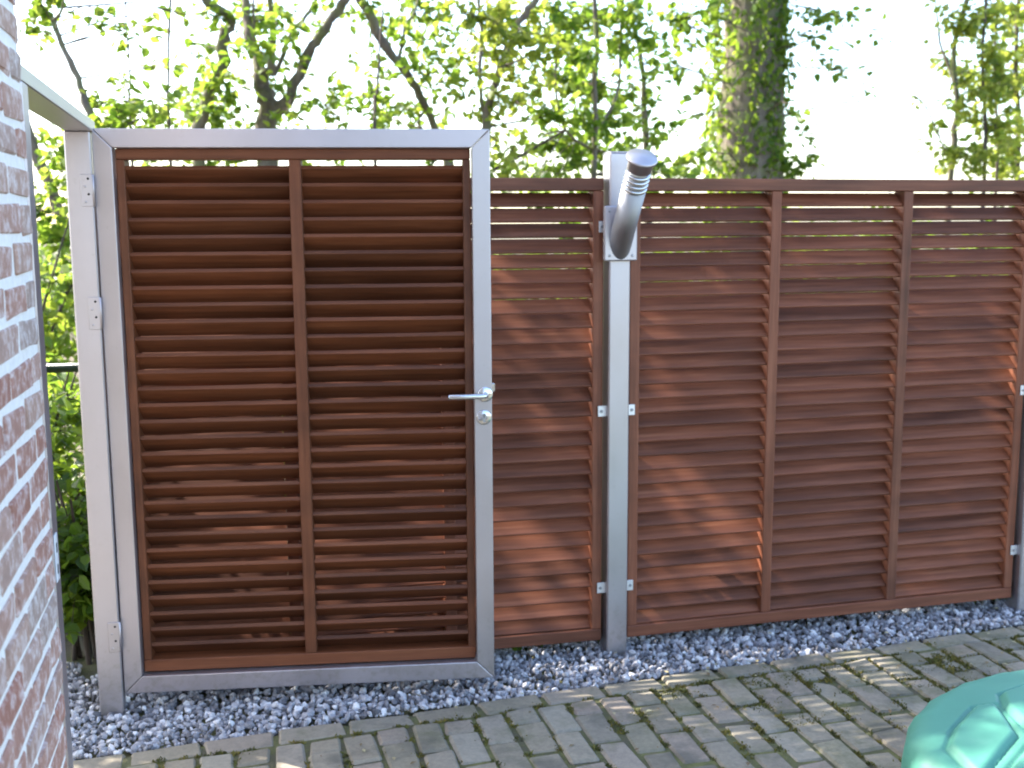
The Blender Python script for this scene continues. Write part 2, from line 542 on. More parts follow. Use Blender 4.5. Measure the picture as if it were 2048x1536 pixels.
def paver_variant(L, W, seed):
    rr_ = random.Random(seed)
    c = 0.008
    v, f = cbox(-W / 2, W / 2, -L / 2, L / 2, -0.06, 0.0, c)
    corner = {}
    out = []
    for p in v:
        key = (p[0] > 0, p[1] > 0)
        if key not in corner:
            corner[key] = (rr_.uniform(-0.005, 0.005), rr_.uniform(-0.006, 0.006), rr_.uniform(-0.0035, 0.001))
        d = corner[key]
        out.append((p[0] + d[0] + rr_.uniform(-0.0015, 0.0015), p[1] + d[1] + rr_.uniform(-0.0015, 0.0015), p[2] + (d[2] if p[2] > -0.03 else 0)))
    return raw_mesh('paver', out, f, 'paver')
FULL = [paver_variant(0.205, 0.100, 100 + i) for i in range(10)]
HALF = [paver_variant(0.098, 0.100, 200 + i) for i in range(6)]
BORD = [paver_variant(0.222, 0.098, 300 + i) for i in range(8)]
pav_spots = []
th = math.atan(0.0596)
x = BX0 + 0.12
while x < BX1 - 0.1:
    pav_spots.append((BORD, x, border_y(x) - 0.052, math.pi / 2 + th + random.gauss(0, 0.012)))
    x += 0.234
XP, YP = 0.1135, 0.217
kx = 0
x = BX0 + 0.06
while x < BX1 - 0.05:
    top = border_y(x) - 0.112
    y = top
    drift = random.uniform(-0.006, 0.006)
    if kx % 2:
        pav_spots.append((HALF, x, y - 0.050, random.gauss(0, 0.015)))
        y -= 0.110
    while y - 0.2 > -6.4:
        pav_spots.append((FULL, x + drift + random.gauss(0, 0.0025), y - 0.1025 + random.gauss(0, 0.003), random.gauss(0, 0.016)))
        y -= YP
    x += XP; kx += 1
fv = Vector((fwd.x, fwd.y))
def pav_key(s):
    d = Vector((s[1] - CAM.x, s[2] - CAM.y, 0 - CAM.z))
    z = d.dot(fwd); px = 1024 + FOCAL * d.dot(r2) / z if z > 0 else -9999; py = 768 - FOCAL * d.dot(u2) / z if z > 0 else 9999
    out = max(0, -px, px - 2048) + max(0, py - 1536)
    if z <= 0: out = 1e5
    return out
pav_spots.sort(key=pav_key)
rest_v, rest_f = [], []
for i, (var, x, y, rz) in enumerate(pav_spots):
    zz = random.gauss(-0.002, 0.0022)
    tilt = (random.gauss(0, 0.014), random.gauss(0, 0.018), rz)
    me = random.choice(var)
    if i < 300:
        obj('paver', me, pavement, (x, y, zz), tilt)
    else:
        M = Matrix.Translation((x, y, zz)) @ Matrix.Rotation(rz, 4, 'Z')
        n0 = len(rest_v)
        rest_v += [M @ v.co for v in me.vertices]
        rest_f += [[n0 + k for k in p.vertices] for p in me.polygons]
o = obj('paver_field', raw_mesh('paver_field', rest_v, rest_f, 'paver'), pavement)
tag(o, kind='stuff')

# moss in the joints
def in_field(x, y): return y < border_y(x) - 0.1
mv, mf, mt = [], [], []
def tuft(x, y, z, h, w, tint):
    a = random.uniform(0, 6.28)
    dx, dy = math.cos(a) * w, math.sin(a) * w
    n0 = len(mv)
    lean = (random.gauss(0, 0.5) * h, random.gauss(0, 0.5) * h)
    mv.extend([(x - dx, y - dy, z), (x + dx, y + dy, z), (x + lean[0], y + lean[1], z + h)])
    mf.append((n0, n0 + 1, n0 + 2)); mt.extend([tint] * 3)
clumps = []
for i in range(620):
    x = random.uniform(-0.3, 3.6); 
    w = 0.25 + 0.75 * min(1, max(0, (x - 0.2) / 2.4))
    if random.random() > w: continue
    k = round((x - (BX0 + 0.06)) / XP - 0.5) + 0.5
    xx = BX0 + 0.06 + k * XP + random.gauss(0, 0.004)
    clumps.append((xx, border_y(xx) - 0.11 - abs(random.gauss(0, 0.45)), random.uniform(0.006, 0.014)))
for i in range(90):
    x = random.uniform(-0.3, 3.6); clumps.append((x, border_y(x) - 0.108 + random.gauss(0, 0.004), random.uniform(0.006, 0.012)))
for (cx_, cy_, cr, cn) in ((1.95, -0.42, 0.07, 26), (2.15, -0.40, 0.08, 30), (2.65, -0.42, 0.10, 34), (2.55, -0.60, 0.10, 30), (2.9, -0.5, 0.12, 34), (1.5, -0.44, 0.05, 10), (1.75, -0.6, 0.05, 12), (2.95, -0.38, 0.06, 16), (2.3, -0.55, 0.10, 24), (1.85, -0.75, 0.06, 14), (3.1, -0.62, 0.12, 24)):
    for j in range(cn):
        clumps.append((cx_ + random.gauss(0, cr), cy_ + random.gauss(0, cr * 0.45), random.uniform(0.008, 0.016)))
for (x, y, r) in clumps:
    tn = random.uniform(0.2, 0.9)
    for j in range(20):
        tuft(x + random.gauss(0, r), y + random.gauss(0, r), -0.008, random.uniform(0.005, 0.011), random.uniform(0.003, 0.006), min(1, max(0, tn + random.gauss(0, 0.15))))
tag(obj('moss', np_mesh('moss', mv, mf, 'moss', mt), pavement), kind='stuff')

# fallen bud scales and dry leaf bits
lv, lf, lt = [], [], []
for i in range(260):
    x = random.uniform(0.2, 3.5); y = border_y(x) - random.random() ** 1.5 * 1.1 + (0.02 if i % 4 else 0.26)
    if random.random() > 0.25 + 0.75 * min(1, max(0, (x - 0.8) / 2)): continue
    s = random.uniform(0.004, 0.012); a = random.uniform(0, 6.28); n0 = len(lv)
    pts = [(1.4, 0, 0), (0.3, 0.7, 0.3), (-1.1, 0.2, 0.1), (0.2, -0.6, 0.25)]
    z = 0.003 if i % 4 else 0.012
    for (u, w, h) in pts:
        lv.append((x + s * (u * math.cos(a) - w * math.sin(a)), y + s * (u * math.sin(a) + w * math.cos(a)), z + h * s))
    lf.append((n0, n0 + 1, n0 + 2, n0 + 3)); t = random.random(); lt += [t] * 4
tag(obj('leaf_litter', np_mesh('leaf_litter', lv, lf, 'litter', lt)), 'small dry bud scales and leaf bits scattered over the paving', 'leaf litter', kind='stuff')

# ------------------------------------------------------------------ gravel
def ico():
    t = (1 + 5 ** 0.5) / 2
    v = np.array([(-1, t, 0), (1, t, 0), (-1, -t, 0), (1, -t, 0), (0, -1, t), (0, 1, t), (0, -1, -t), (0, 1, -t), (t, 0, -1), (t, 0, 1), (-t, 0, -1), (-t, 0, 1)], float)
    v /= np.linalg.norm(v[0])
    f = np.array([(0, 11, 5), (0, 5, 1), (0, 1, 7), (0, 7, 10), (0, 10, 11), (1, 5, 9), (5, 11, 4), (11, 10, 2), (10, 7, 6), (7, 1, 8), (3, 9, 4), (3, 4, 2), (3, 2, 6), (3, 6, 8), (3, 8, 9), (4, 9, 5), (2, 4, 11), (6, 2, 10), (8, 6, 7), (9, 8, 1)])
    return v, f
iv, if_ = ico()
def rand_rot(n):
    q = rng.normal(size=(n, 4)); q /= np.linalg.norm(q, axis=1)[:, None]
    w, x, y, z = q.T
    return np.stack([np.stack([1 - 2 * (y * y + z * z), 2 * (x * y - z * w), 2 * (x * z + y * w)], -1),
                     np.stack([2 * (x * y + z * w), 1 - 2 * (x * x + z * z), 2 * (y * z - x * w)], -1),
                     np.stack([2 * (x * z - y * w), 2 * (y * z + x * w), 1 - 2 * (x * x + y * y)], -1)], 1)
def stones(spots, sizes, name, mat):
    n_ = len(spots)
    base = iv[None] * (1 + rng.uniform(-0.30, 0.22, (n_, 12, 1)))
    ell = np.stack([rng.uniform(0.9, 1.45, n_), rng.uniform(0.7, 1.05, n_), rng.uniform(0.5, 0.85, n_)], -1)
    v = base * ell[:, None, :] * sizes[:, None, None] * 0.88
    # keep the slabs lying fairly flat: small tilt after a full spin
    rot = rand_rot(n_)
    v = np.einsum('nij,nkj->nki', rot, v) + spots[:, None, :]
    f = (if_[None] + (np.arange(n_) * 12)[:, None, None]).reshape(-1, 3)
    t = np.clip(rng.beta(1.5, 1.5, n_) + rng.normal(0, 0.05, n_), 0, 1)
    tint = np.repeat(t, 12)
    return np_mesh(name, v.reshape(-1, 3), f, mat, tint)
gx, gy, gz, gs = [], [], [], []
x = -0.95
step = 0.0175
while x < 4.4:
    ymin = border_y(max(x, BX0)) - 0.0 if x > BX0 else -1.25
    ymin = ymin + 0.004
    y = ymin
    while y < 0.30:
        s = random.choice((random.uniform(0.007, 0.012), random.uniform(0.010, 0.016), random.uniform(0.013, 0.021)))
        px_, py_ = x + random.gauss(0, 0.006), y + random.gauss(0, 0.006)
        if py_ < ymin + s * 0.6 and x > BX0: py_ = ymin + s * 0.7
        gx.append(px_); gy.append(py_); gs.append(s)
        gz.append(-0.012 + random.uniform(-0.008, 0.010) + 0.006 * math.sin(px_ * 5.1 + py_ * 3))
        y += step
    x += step
# strip of stones in front of the wall end and through the gateway
x = -1.3
while x < BX0:
    y = -1.3
    while y < 0.45:
        gx.append(x + random.gauss(0, 0.006)); gy.append(y + random.gauss(0, 0.006)); gs.append(random.uniform(0.0095, 0.0175)); gz.append(-0.012 + random.uniform(-0.008, 0.010))
        y += step
    x += step
spots = np.array([gx, gy, gz]).T
tag(obj('gravel', stones(spots, np.array(gs), 'gravel', 'gravel')), kind='stuff')
bed = raw_mesh('gravel_bed', [(-1.4, -1.32, -0.03), (BX0 + 0.005, -1.32, -0.03), (BX0 + 0.005, border_y(BX0) + 0.0, -0.03), (4.6, border_y(4.6), -0.03), (4.6, 0.34, -0.03), (-1.4, 0.48, -0.03)], [(0, 1, 2, 3, 4, 5)], 'joint_sand')
tag(obj('gravel_bed', bed), kind='structure')

# ------------------------------------------------------------------ brick wall on the left
WX, WY1, WY0, WH = -0.412, -1.365, -5.2, 4.7
wall = thing('brick_wall', 'weathered red brick wall with pale lime smeared joints along the left edge', 'wall', (WX, WY1, 0))
obj('added_dark_wall', box_mesh('added_dark_wall', -3.2, -0.212, WY0 - WY1, -0.03, -0.06, WH, 'added_wall_grey', 0.003), wall)  # unseen block added to darken the steel's reflections and cut skylight on the left
tag(obj('mortar', box_mesh('mortar', -0.21, -0.0030, WY0 - WY1, -0.004, -0.06, WH, 'mortar', 0.003), wall))
BH, BL, BJ = 0.0595, 0.206, 0.019
def brick_variant(L, seed):
    rr_ = random.Random(seed)
    v, f = cbox(-0.098, 0.0, -L / 2, L / 2, -BH / 2, BH / 2, 0.005)
    return raw_mesh('brick', [(p[0] + rr_.uniform(-0.003, 0.002), p[1] + rr_.uniform(-0.004, 0.004), p[2] + rr_.uniform(-0.004, 0.004)) for p in v], f, 'brick')
BFULL = [brick_variant(BL, i) for i in range(12)]
BHALF = [brick_variant(0.098, 50 + i) for i in range(6)]
bspots = []
nc = int(WH / (BH + BJ))
for c_ in range(nc):
    z = 0.012 + BH / 2 + c_ * (BH + BJ)
    y = -0.002
    if c_ % 2:
        bspots.append((BHALF, y - 0.049, z)); y -= 0.098 + BJ
    while y - BL > WY0 - WY1:
        bspots.append((BFULL, y - BL / 2, z)); y -= BL + BJ
bspots.sort(key=lambda s: -s[1] + (3 if s[2] > 2.7 else 0))
rv, rf = [], []
for i, (var, y, z) in enumerate(bspots):
    me = random.choice(var)
    dx = random.uniform(-0.0005, 0.004)
    if i < 300:
        obj('brick', me, wall, (dx, y + random.gauss(0, 0.0015), z + random.gauss(0, 0.0015)), (random.gauss(0, 0.008), 0, random.gauss(0, 0.01)))
    else:
        n0 = len(rv); rv += [(v.co.x + dx, v.co.y + y, v.co.z + z) for v in me.vertices]
        rf += [[n0 + k for k in p.vertices] for p in me.polygons]
tag(obj('brickwork', raw_mesh('brickwork', rv, rf, 'brick'), wall), kind='stuff')

# ------------------------------------------------------------------ steel gateway
px0, px1, py0, py1 = -0.505, -0.425, -0.070, 0.010
portal = thing('gateway_frame', 'brushed steel gateway frame joining the brick wall to the open gate', 'gate frame', (-0.46, -0.03, 0))
def pbox(name, x0, x1, y0, y1, z0, z1, mat, parent, c=0.002):
    loc = parent.location
    return obj(name, box_mesh(name, x0 - loc.x, x1 - loc.x, y0 - loc.y, y1 - loc.y, z0 - loc.z, z1 - loc.z, mat, c), parent)
hinge_post = pbox('hinge_post', px0, px1, py0, py1, -0.05, 1.984, 'brushed_steel', portal, 0.004)
wall_post = pbox('wall_post', -0.498, -0.4125, -1.361, -1.285, -0.05, 1.984, 'brushed_steel', portal, 0.004)
pbox('lintel', -0.5045, -0.4155, -1.361, 0.0095, 1.9845, 2.022, 'brushed_steel_deep', portal, 0.003)
for z0, z1 in ((1.742, 1.846), (1.338, 1.446), (0.214, 0.322)):
    h = pbox('hinge', -0.462, -0.4255, -0.0745, -0.0702, z0, z1, 'brushed_steel', portal, 0.0015)
    kn = lathe_mesh('knuckle', [(0.0001, 0), (0.0045, 0.0005), (0.0045, (z1 - z0) * 0.98), (0.0001, (z1 - z0))], 'brushed_steel', 12)
    obj('knuckle', kn, h, (-0.4235 - portal.location.x, -0.0705 - portal.location.y, z0))
    for k in range(4):
        sc_ = lathe_mesh('screw', [(0.0001, 0), (0.0042, 0.0002), (0.0036, 0.0016), (0.0001, 0.0018)], 'dark_hole' if k % 2 else 'brushed_steel', 10)
        obj('screw', sc_, h, (-0.449 + 0.011 * (k % 2) - portal.location.x, -0.0744 - portal.location.y, z0 + (z1 - z0) * (0.14 + 0.24 * k)), (R(90), 0, 0))
sp_ = pbox('strike_plate', -0.4124, -0.4095, -1.352, -1.318, 0.875, 0.985, 'white_plastic', portal, 0.001)
lo = portal.location
for z in (0.892, 0.942):
    obj('slot', box_mesh('slot', -0.4095 - lo.x, -0.4088 - lo.x, -1.341 - lo.y, -1.330 - lo.y, z, z + 0.022, 'dark_hole', 0.0002), sp_)

# ------------------------------------------------------------------ louvre slats
PITCHS = 0.0568
def slat_mesh(L, mat, back_up=True):
    h, t, c = (0.0360, 0.0054, 0.0018) if back_up else (0.0395, 0.0074, 0.0012)
    prof = [(-t, -h + c), (-t + c, -h), (t - c, -h), (t, -h + c), (t, h - c), (t - c, h), (-t + c, h), (-t, h - c)]
    a = R(-48) if back_up else R(51)                     # lean of the slat in the y-z plane
    pr = [(y * math.cos(a) - z * math.sin(a), y * math.sin(a) + z * math.cos(a)) for y, z in prof]
    return prism_mesh('slat', pr, 0, L, mat)

def make_panel(x0, label):
    p = thing('louvre_panel', label, 'fence panel', (x0, 0, 0.0), 0, 'louvred hardwood fence panels')
    W, z0, z1, D = 1.784, 0.045, 1.845, 0.074
    e = 0.040
    sx = [0, e, 0.582, 0.625, 1.165, 1.208, W - e, W]
    for a, b in ((sx[0], sx[1]), (sx[2], sx[3]), (sx[4], sx[5]), (sx[6], sx[7])):
        obj('stile', box_mesh('stile', a, b, 0, D, z0 + 0.047, z1 - 0.047, 'louvre_wood_upright', 0.0025), p)
    obj('rail', box_mesh('rail', 0, W, -0.002, D + 0.002, z1 - 0.0465, z1, 'louvre_wood', 0.003), p)
    obj('rail', box_mesh('rail', 0, W, -0.002, D + 0.002, z0, z0 + 0.0465, 'louvre_wood', 0.003), p)
    for a, b in ((sx[1], sx[2]), (sx[3], sx[4]), (sx[5], sx[6])):
        me = slat_mesh(b - a - 0.001, 'louvre_wood', True)
        for i in range(30):
            obj('slat', me, p, (a + 0.0005, D / 2 + 0.0025 + random.gauss(0, 0.0004), 0.092 + 0.026 + i * PITCHS + random.gauss(0, 0.0004)), (random.gauss(0, 0.008), 0, 0))
    return p
make_panel(1.470, 'wide louvred hardwood fence panel right of the lamp post with sunlit streaks')
back_panel = make_panel(-0.421, 'louvred hardwood fence panel partly hidden behind the open gate')
back_panel.location.y = 0.070                            # its far end stands back, clear of the open leaf
back_panel.rotation_euler.z = -math.atan(0.068 / 1.784)

# ------------------------------------------------------------------ fence posts with brackets
def bracket(parent, side, x_post, z):
    """small steel tab from the post side onto the panel face"""
    lx = parent.location.x; ly = parent.location.y
    xa, xb = (x_post - 0.033, x_post + 0.001) if side < 0 else (x_post - 0.001, x_post + 0.033)
    b = obj('bracket', box_mesh('bracket', xa - lx, xb - lx, -0.0065 - ly, -0.0025 - ly, z - 0.021, z + 0.021, 'bracket_steel', 0.0012), parent)
    xc = (xa + xb) / 2 + (-0.004 if side < 0 else 0.004)
    sm = lathe_mesh('bolt', [(0.0001, 0), (0.0062, 0.0003), (0.0055, 0.0035), (0.0025, 0.0040), (0.0025, 0.0022), (0.0001, 0.0021)], 'lamp_steel', 12)
    obj('bolt', sm, b, (xc - lx, -0.0066 - ly, z), (R(90), 0, 0))

post = thing('fence_post', 'square brushed steel fence post carrying the wall lamp between two louvred panels', 'post', (1.416, 0.01, 0), 0, 'steel fence posts')
pbox('shaft', 1.374, 1.458, -0.032, 0.052, -0.06, 1.936, 'brushed_steel', post, 0.005)
pbox('cap', 1.3765, 1.4555, -0.0295, 0.0495, 1.9362, 1.9405, 'brushed_steel_across', post, 0.001)
for z in (0.262, 0.965, 1.665):
    bracket(post, -1, 1.374, z); bracket(post, 1, 1.458, z)
post2 = thing('fence_post', 'square brushed steel fence post cut off by the right edge of the picture', 'post', (3.308, 0.01, 0), 0, 'steel fence posts')
pbox('shaft', 3.266, 3.350, -0.032, 0.052, -0.06, 1.936, 'brushed_steel', post2, 0.005)
pbox('cap', 3.2685, 3.3475, -0.0295, 0.0495, 1.9362, 1.9405, 'brushed_steel_across', post2, 0.001)
for z in (0.262, 0.965, 1.665):
    bracket(post2, -1, 3.266, z)

# ------------------------------------------------------------------ slanted outdoor lamp on the post
lamp = thing('wall_lamp', 'slanted stainless steel tube lamp with ring louvres mounted on the middle fence post', 'lamp', (1.412, -0.032, 1.64))
obj('mounting_plate', box_mesh('mounting_plate', -0.065, 0.065, -0.020, -0.0005, -0.101, 0.101, 'brushed_steel', 0.004), lamp)
for sx_ in (-0.045, 0.045):
    for sz_ in (-0.082, 0.082):
        obj('screw', lathe_mesh('screw', [(0.0001, 0), (0.0052, 0.0002), (0.0044, 0.002), (0.0001, 0.0022)], 'lamp_steel', 12), lamp, (sx_, -0.0199, sz_), (R(90), 0, 0))
TH = R(36)
ax = Vector((0, -math.sin(TH), math.cos(TH)))
top_c = Vector((0, -0.228, 0.265))                       # cap centre, from the plate centre
TR = 0.044
# tube body: cut flush against the plate
seg = 36
e1 = Vector((1, 0, 0)); e2 = ax.cross(e1)
body_top = top_c - ax * 0.135
vv, ff = [], []
for k in range(seg):
    a = 2 * math.pi * k / seg
    off = (e1 * math.cos(a) + e2 * math.sin(a)) * TR
    q = body_top + off
    t = (-0.0195 - q.y) / ax.y
    vv.append(q + ax * t); vv.append(q)
for k in range(seg):
    k2 = (k + 1) % seg
    ff.append((2 * k, 2 * k2, 2 * k2 + 1, 2 * k + 1))
ff.append(tuple(2 * k for k in range(seg))[::-1]); ff.append(tuple(2 * k + 1 for k in range(seg)))
obj('tube', raw_mesh('tube', vv, ff, 'lamp_steel', True), lamp)
tilt = (R(36), 0, 0)
core = lathe_mesh('glass_core', [(0.033, 0), (0.033, 0.1)], 'frosted_glass', 28)
obj('glass_core', core, lamp, body_top, tilt)
for k in range(4):
    rm = lathe_mesh('ring', [(0.034, 0), (TR + 0.001, 0.001), (TR + 0.002, 0.0055), (TR + 0.001, 0.010), (0.034, 0.011)], 'polished_steel', 32)
    obj('ring', rm, lamp, body_top + ax * (0.007 + 0.0185 * k), tilt)
cm = lathe_mesh('cap', [(0.02, -0.052), (TR, -0.050), (TR + 0.0005, -0.012), (0.055, -0.009), (0.0565, -0.002), (0.053, 0.003), (0.0005, 0.006)], 'brushed_steel', 36)
obj('cap', cm, lamp, top_c, tilt)

# ------------------------------------------------------------------ open gate leaf
GA = math.atan2(-0.202, 1.288)
gate = thing('gate', 'tall louvred hardwood gate in a brushed steel frame standing open', 'gate', (-0.4215, -0.051, 0), GA)
GW, GZ0, GZ1, FW, FD = 1.3037, 0.050, 1.9945, 0.062, 0.050
def frame_member(name, poly, y0, y1, mat):
    v = [(a, y0, b) for a, b in poly] + [(a, y1, b) for a, b in poly]
    k = len(poly)
    f = [list(range(k)), [k + i for i in range(k)][::-1]] + [[i, k + i, k + (i + 1) % k, (i + 1) % k] for i in range(k)]
    me = raw_mesh(name, v, f, mat)
    o = obj(name, me, gate)
    bv = o.modifiers.new('edge', 'BEVEL'); bv.width = 0.003; bv.segments = 2
    return o
g = 0.0004
frame_member('frame_rail', [(g, GZ1), (GW - g, GZ1), (GW - FW - g, GZ1 - FW), (FW + g, GZ1 - FW)][::-1], 0, FD, 'brushed_steel_across')
frame_member('frame_rail', [(g, GZ0), (FW + g, GZ0 + FW), (GW - FW - g, GZ0 + FW), (GW - g, GZ0)][::-1], 0, FD, 'brushed_steel_across')
frame_member('frame_stile', [(0, GZ0 + g), (0, GZ1 - g), (FW, GZ1 - FW - g), (FW, GZ0 + FW + g)][::-1], 0, FD, 'brushed_steel')
frame_member('frame_stile', [(GW, GZ0 + g), (GW - FW, GZ0 + FW + g), (GW - FW, GZ1 - FW - g), (GW, GZ1 - g)][::-1], 0, FD, 'brushed_steel')
# hardwood louvre filling, a little behind the steel face
WD0, WD1 = 0.030, 0.108
wx0, wx1 = FW + 0.003, GW - FW - 0.003
wz0, wz1 = GZ0 + FW + 0.005, GZ1 - FW - 0.001
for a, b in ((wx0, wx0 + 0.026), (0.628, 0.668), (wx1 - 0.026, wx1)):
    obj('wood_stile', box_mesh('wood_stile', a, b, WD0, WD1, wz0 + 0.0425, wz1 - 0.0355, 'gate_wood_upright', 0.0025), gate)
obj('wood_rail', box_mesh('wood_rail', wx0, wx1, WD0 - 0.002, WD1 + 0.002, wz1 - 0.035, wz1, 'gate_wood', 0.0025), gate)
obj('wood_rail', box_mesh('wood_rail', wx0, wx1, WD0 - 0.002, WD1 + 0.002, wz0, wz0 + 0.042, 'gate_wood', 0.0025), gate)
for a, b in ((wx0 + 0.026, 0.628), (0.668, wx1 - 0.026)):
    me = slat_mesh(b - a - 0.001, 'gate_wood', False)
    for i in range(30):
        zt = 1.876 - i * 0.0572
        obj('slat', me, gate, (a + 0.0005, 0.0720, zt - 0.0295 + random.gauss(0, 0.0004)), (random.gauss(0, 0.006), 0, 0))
# lever handle and lock
HX, HZ = GW - 0.024, 1.090
ros = lathe_mesh('rosette', [(0.0265, 0), (0.0265, 0.006), (0.024, 0.008), (0.0001, 0.008)], 'polished_steel', 28)
handle = obj('handle', None, gate, (HX, 0, HZ))
obj('rosette', ros, handle, (0, 0, 0), (R(90), 0, 0))
tb = Tubes()
pts = [(0, -0.006, 0), (0, -0.030, 0)]
for k in range(7):
    a = R(90) * k / 6
    pts.append((-0.018 + 0.018 * math.cos(a), -0.032 - 0.018 * math.sin(a), 0))
pts += [(-0.06, -0.050, 0), (-0.126, -0.050, 0), (-0.129, -0.050, 0)]
tb.add(pts, [0.0095] * (len(pts) - 1) + [0.008], 14)
obj('lever', tb.mesh('lever', 'polished_steel'), handle)
lock = obj('lock_rosette', lathe_mesh('lock_rosette', [(0.0265, 0), (0.0265, 0.006), (0.024, 0.008), (0.0001, 0.008)], 'polished_steel', 28), gate, (HX - 0.005, 0, 1.009), (R(90), 0, 0))
kh = [(0.0085 * math.cos(R(a)), 0.006 + 0.0085 * math.sin(R(a))) for a in range(-50, 231, 20)] + [(-0.0045, -0.004), (-0.0045, -0.016), (0.0045, -0.016), (0.0045, -0.004)]
k = len(kh)
khm = raw_mesh('cylinder', [(x, y, 0.0078) for x, y in kh] + [(x, y, 0.0105) for x, y in kh], [list(range(k))[::-1], [k + i for i in range(k)]] + [[i, (i + 1) % k, k + (i + 1) % k, k + i] for i in range(k)], 'lamp_steel')
cyl = obj('cylinder', khm, lock)
obj('keyway', raw_mesh('keyway', *cbox(-0.0012, 0.0012, -0.001, 0.013, 0.0100, 0.0109, 0.0001), 'dark_hole'), cyl)
obj('latch', box_mesh('latch', GW - 0.002, GW + 0.012, 0.018, 0.034, 1.095, 1.125, 'polished_steel', 0.002), gate)

# ------------------------------------------------------------------ green plastic lid
LA, LB, LH = 0.70, 0.53, 0.30
lid = thing('sandbox_lid', 'green plastic domed lid with moulded shell plates on the paving', 'lid', (2.345, -1.70, 0.0))
NA, NR = 120, 34
def rim(a, s):
    c_, s_ = math.cos(a), math.sin(a)
    return Vector((LA * s * c_, LB * s * s_))
plates = []
def reg(cx_, cy_, r, nn, rot, sx=1.0, sy=1.0):
    plates.append([(cx_ + sx * r * math.cos(rot + 2 * math.pi * k / nn), cy_ + sy * r * math.sin(rot + 2 * math.pi * k / nn)) for k in range(nn)])
def on_lid(px, py, z=0.365):
    d = fwd + r2 * ((px - 1024) / FOCAL) - u2 * ((py - 768) / FOCAL)
    q = CAM + d * ((z - CAM.z) / d.z)
    return (q.x - 2.345, q.y + 1.70)
for pl in ([(1897, 1464), (1962, 1526), (2034, 1460), (1992, 1396), (1950, 1396), (1909, 1434)],
           [(2003, 1374), (2010, 1404), (2056, 1450), (2122, 1436), (2130, 1384), (2064, 1356)]):
    plates.append([on_lid(*q) for q in pl])
A_, B_ = plates
plates.append([(A_[1][0] + 0.03, A_[1][1] - 0.03), (A_[1][0] + 0.02, A_[1][1] - 0.26), (A_[1][0] + 0.25, A_[1][1] - 0.36), (A_[2][0] + 0.20, A_[2][1] - 0.22), (A_[2][0] + 0.03, A_[2][1] - 0.035)])
cxl = 0.06
plates.append([(B_[2][0] + 0.03, B_[2][1] - 0.03), (A_[2][0] + 0.06, A_[2][1] - 0.03), (A_[2][0] + 0.22, A_[2][1] - 0.18), (B_[3][0] + 0.20, B_[2][1] - 0.18), (B_[3][0] + 0.16, B_[3][1] - 0.02)])
def ccw(pl):
    ar = sum(pl[i][0] * pl[(i + 1) % len(pl)][1] - pl[(i + 1) % len(pl)][0] * pl[i][1] for i in range(len(pl)))
    return pl if ar > 0 else pl[::-1]
plates = [ccw(pl) for pl in plates]
def poly_dist(p, poly):
    """signed distance inside positive (convex)"""
    best = 1e9
    n_ = len(poly)
    for i in range(n_):
        ax_, ay_ = poly[i]; bx_, by_ = poly[(i + 1) % n_]
        ex, ey = bx_ - ax_, by_ - ay_
        d = (ex * (p[1] - ay_) - ey * (p[0] - ax_)) / math.hypot(ex, ey)
        best = min(best, d)
    return best
prof = [(1.0, 0.0), (1.0, 0.08), (0.997, 0.16), (0.992, 0.22), (0.982, 0.262), (0.962, 0.29), (0.93, 0.308), (0.885, 0.318)]
top_rings = [0.87 * (1 - k / 110.0) for k in range(110)]
vv, ff = [], []
def lid_height(x, y, s):
    dome = 0.318 + 0.060 * (1 - (s / 0.885) ** 2)
    e = 0.0
    for pl in plates:
        d = poly_dist((x, y), pl)
        if d > -0.012:
            t = min(1, max(0, d / 0.014)); t = t * t * (3 - 2 * t)
            groove = -0.010 * math.exp(-((d + 0.005) / 0.005) ** 2)
            e = max(e, 0.011 * t) if d > 0 else min(e, groove) if e == 0 else e
    return dome + e
NA = 400
for (s, z) in prof:
    for k in range(NA):
        a = 2 * math.pi * k / NA
        fl = 0.0035 * math.sin(a * 26) * math.exp(-((z - 0.275) / 0.05) ** 2) if z < 0.317 else 0
        p = rim(a, s); d = p.normalized()
        vv.append((p.x + d.x * fl, p.y + d.y * fl, z + 0.5 * abs(fl)))
for s in top_rings:
    for k in range(NA):
        a = 2 * math.pi * k / NA
        p = rim(a, s)
        vv.append((p.x, p.y, lid_height(p.x, p.y, s)))
nr = len(prof) + len(top_rings)
for i in range(nr - 1):
    for k in range(NA):
        k2 = (k + 1) % NA
        ff.append((i * NA + k, i * NA + k2, (i + 1) * NA + k2, (i + 1) * NA + k))
vv.append((0, 0, lid_height(0, 0, 0))); ci = len(vv) - 1
for k in range(NA):
    ff.append(((nr - 1) * NA + k, (nr - 1) * NA + (k + 1) % NA, ci))
obj('shell', raw_mesh('shell', vv, ff, 'green_plastic', True), lid)
rv_, rf_ = [], []
for (s, z) in ((1.0, 0.004), (1.035, 0.004), (1.04, 0.018), (1.03, 0.026), (1.001, 0.027)):
    for k in range(96):
        p = rim(2 * math.pi * k / 96, s); rv_.append((p.x, p.y, z))
for i in range(4):
    for k in range(96):
        k2 = (k + 1) % 96; rf_.append((i * 96 + k, i * 96 + k2, (i + 1) * 96 + k2, (i + 1) * 96 + k))
obj('rim', raw_mesh('rim', rv_, rf_, 'green_plastic', True), lid)

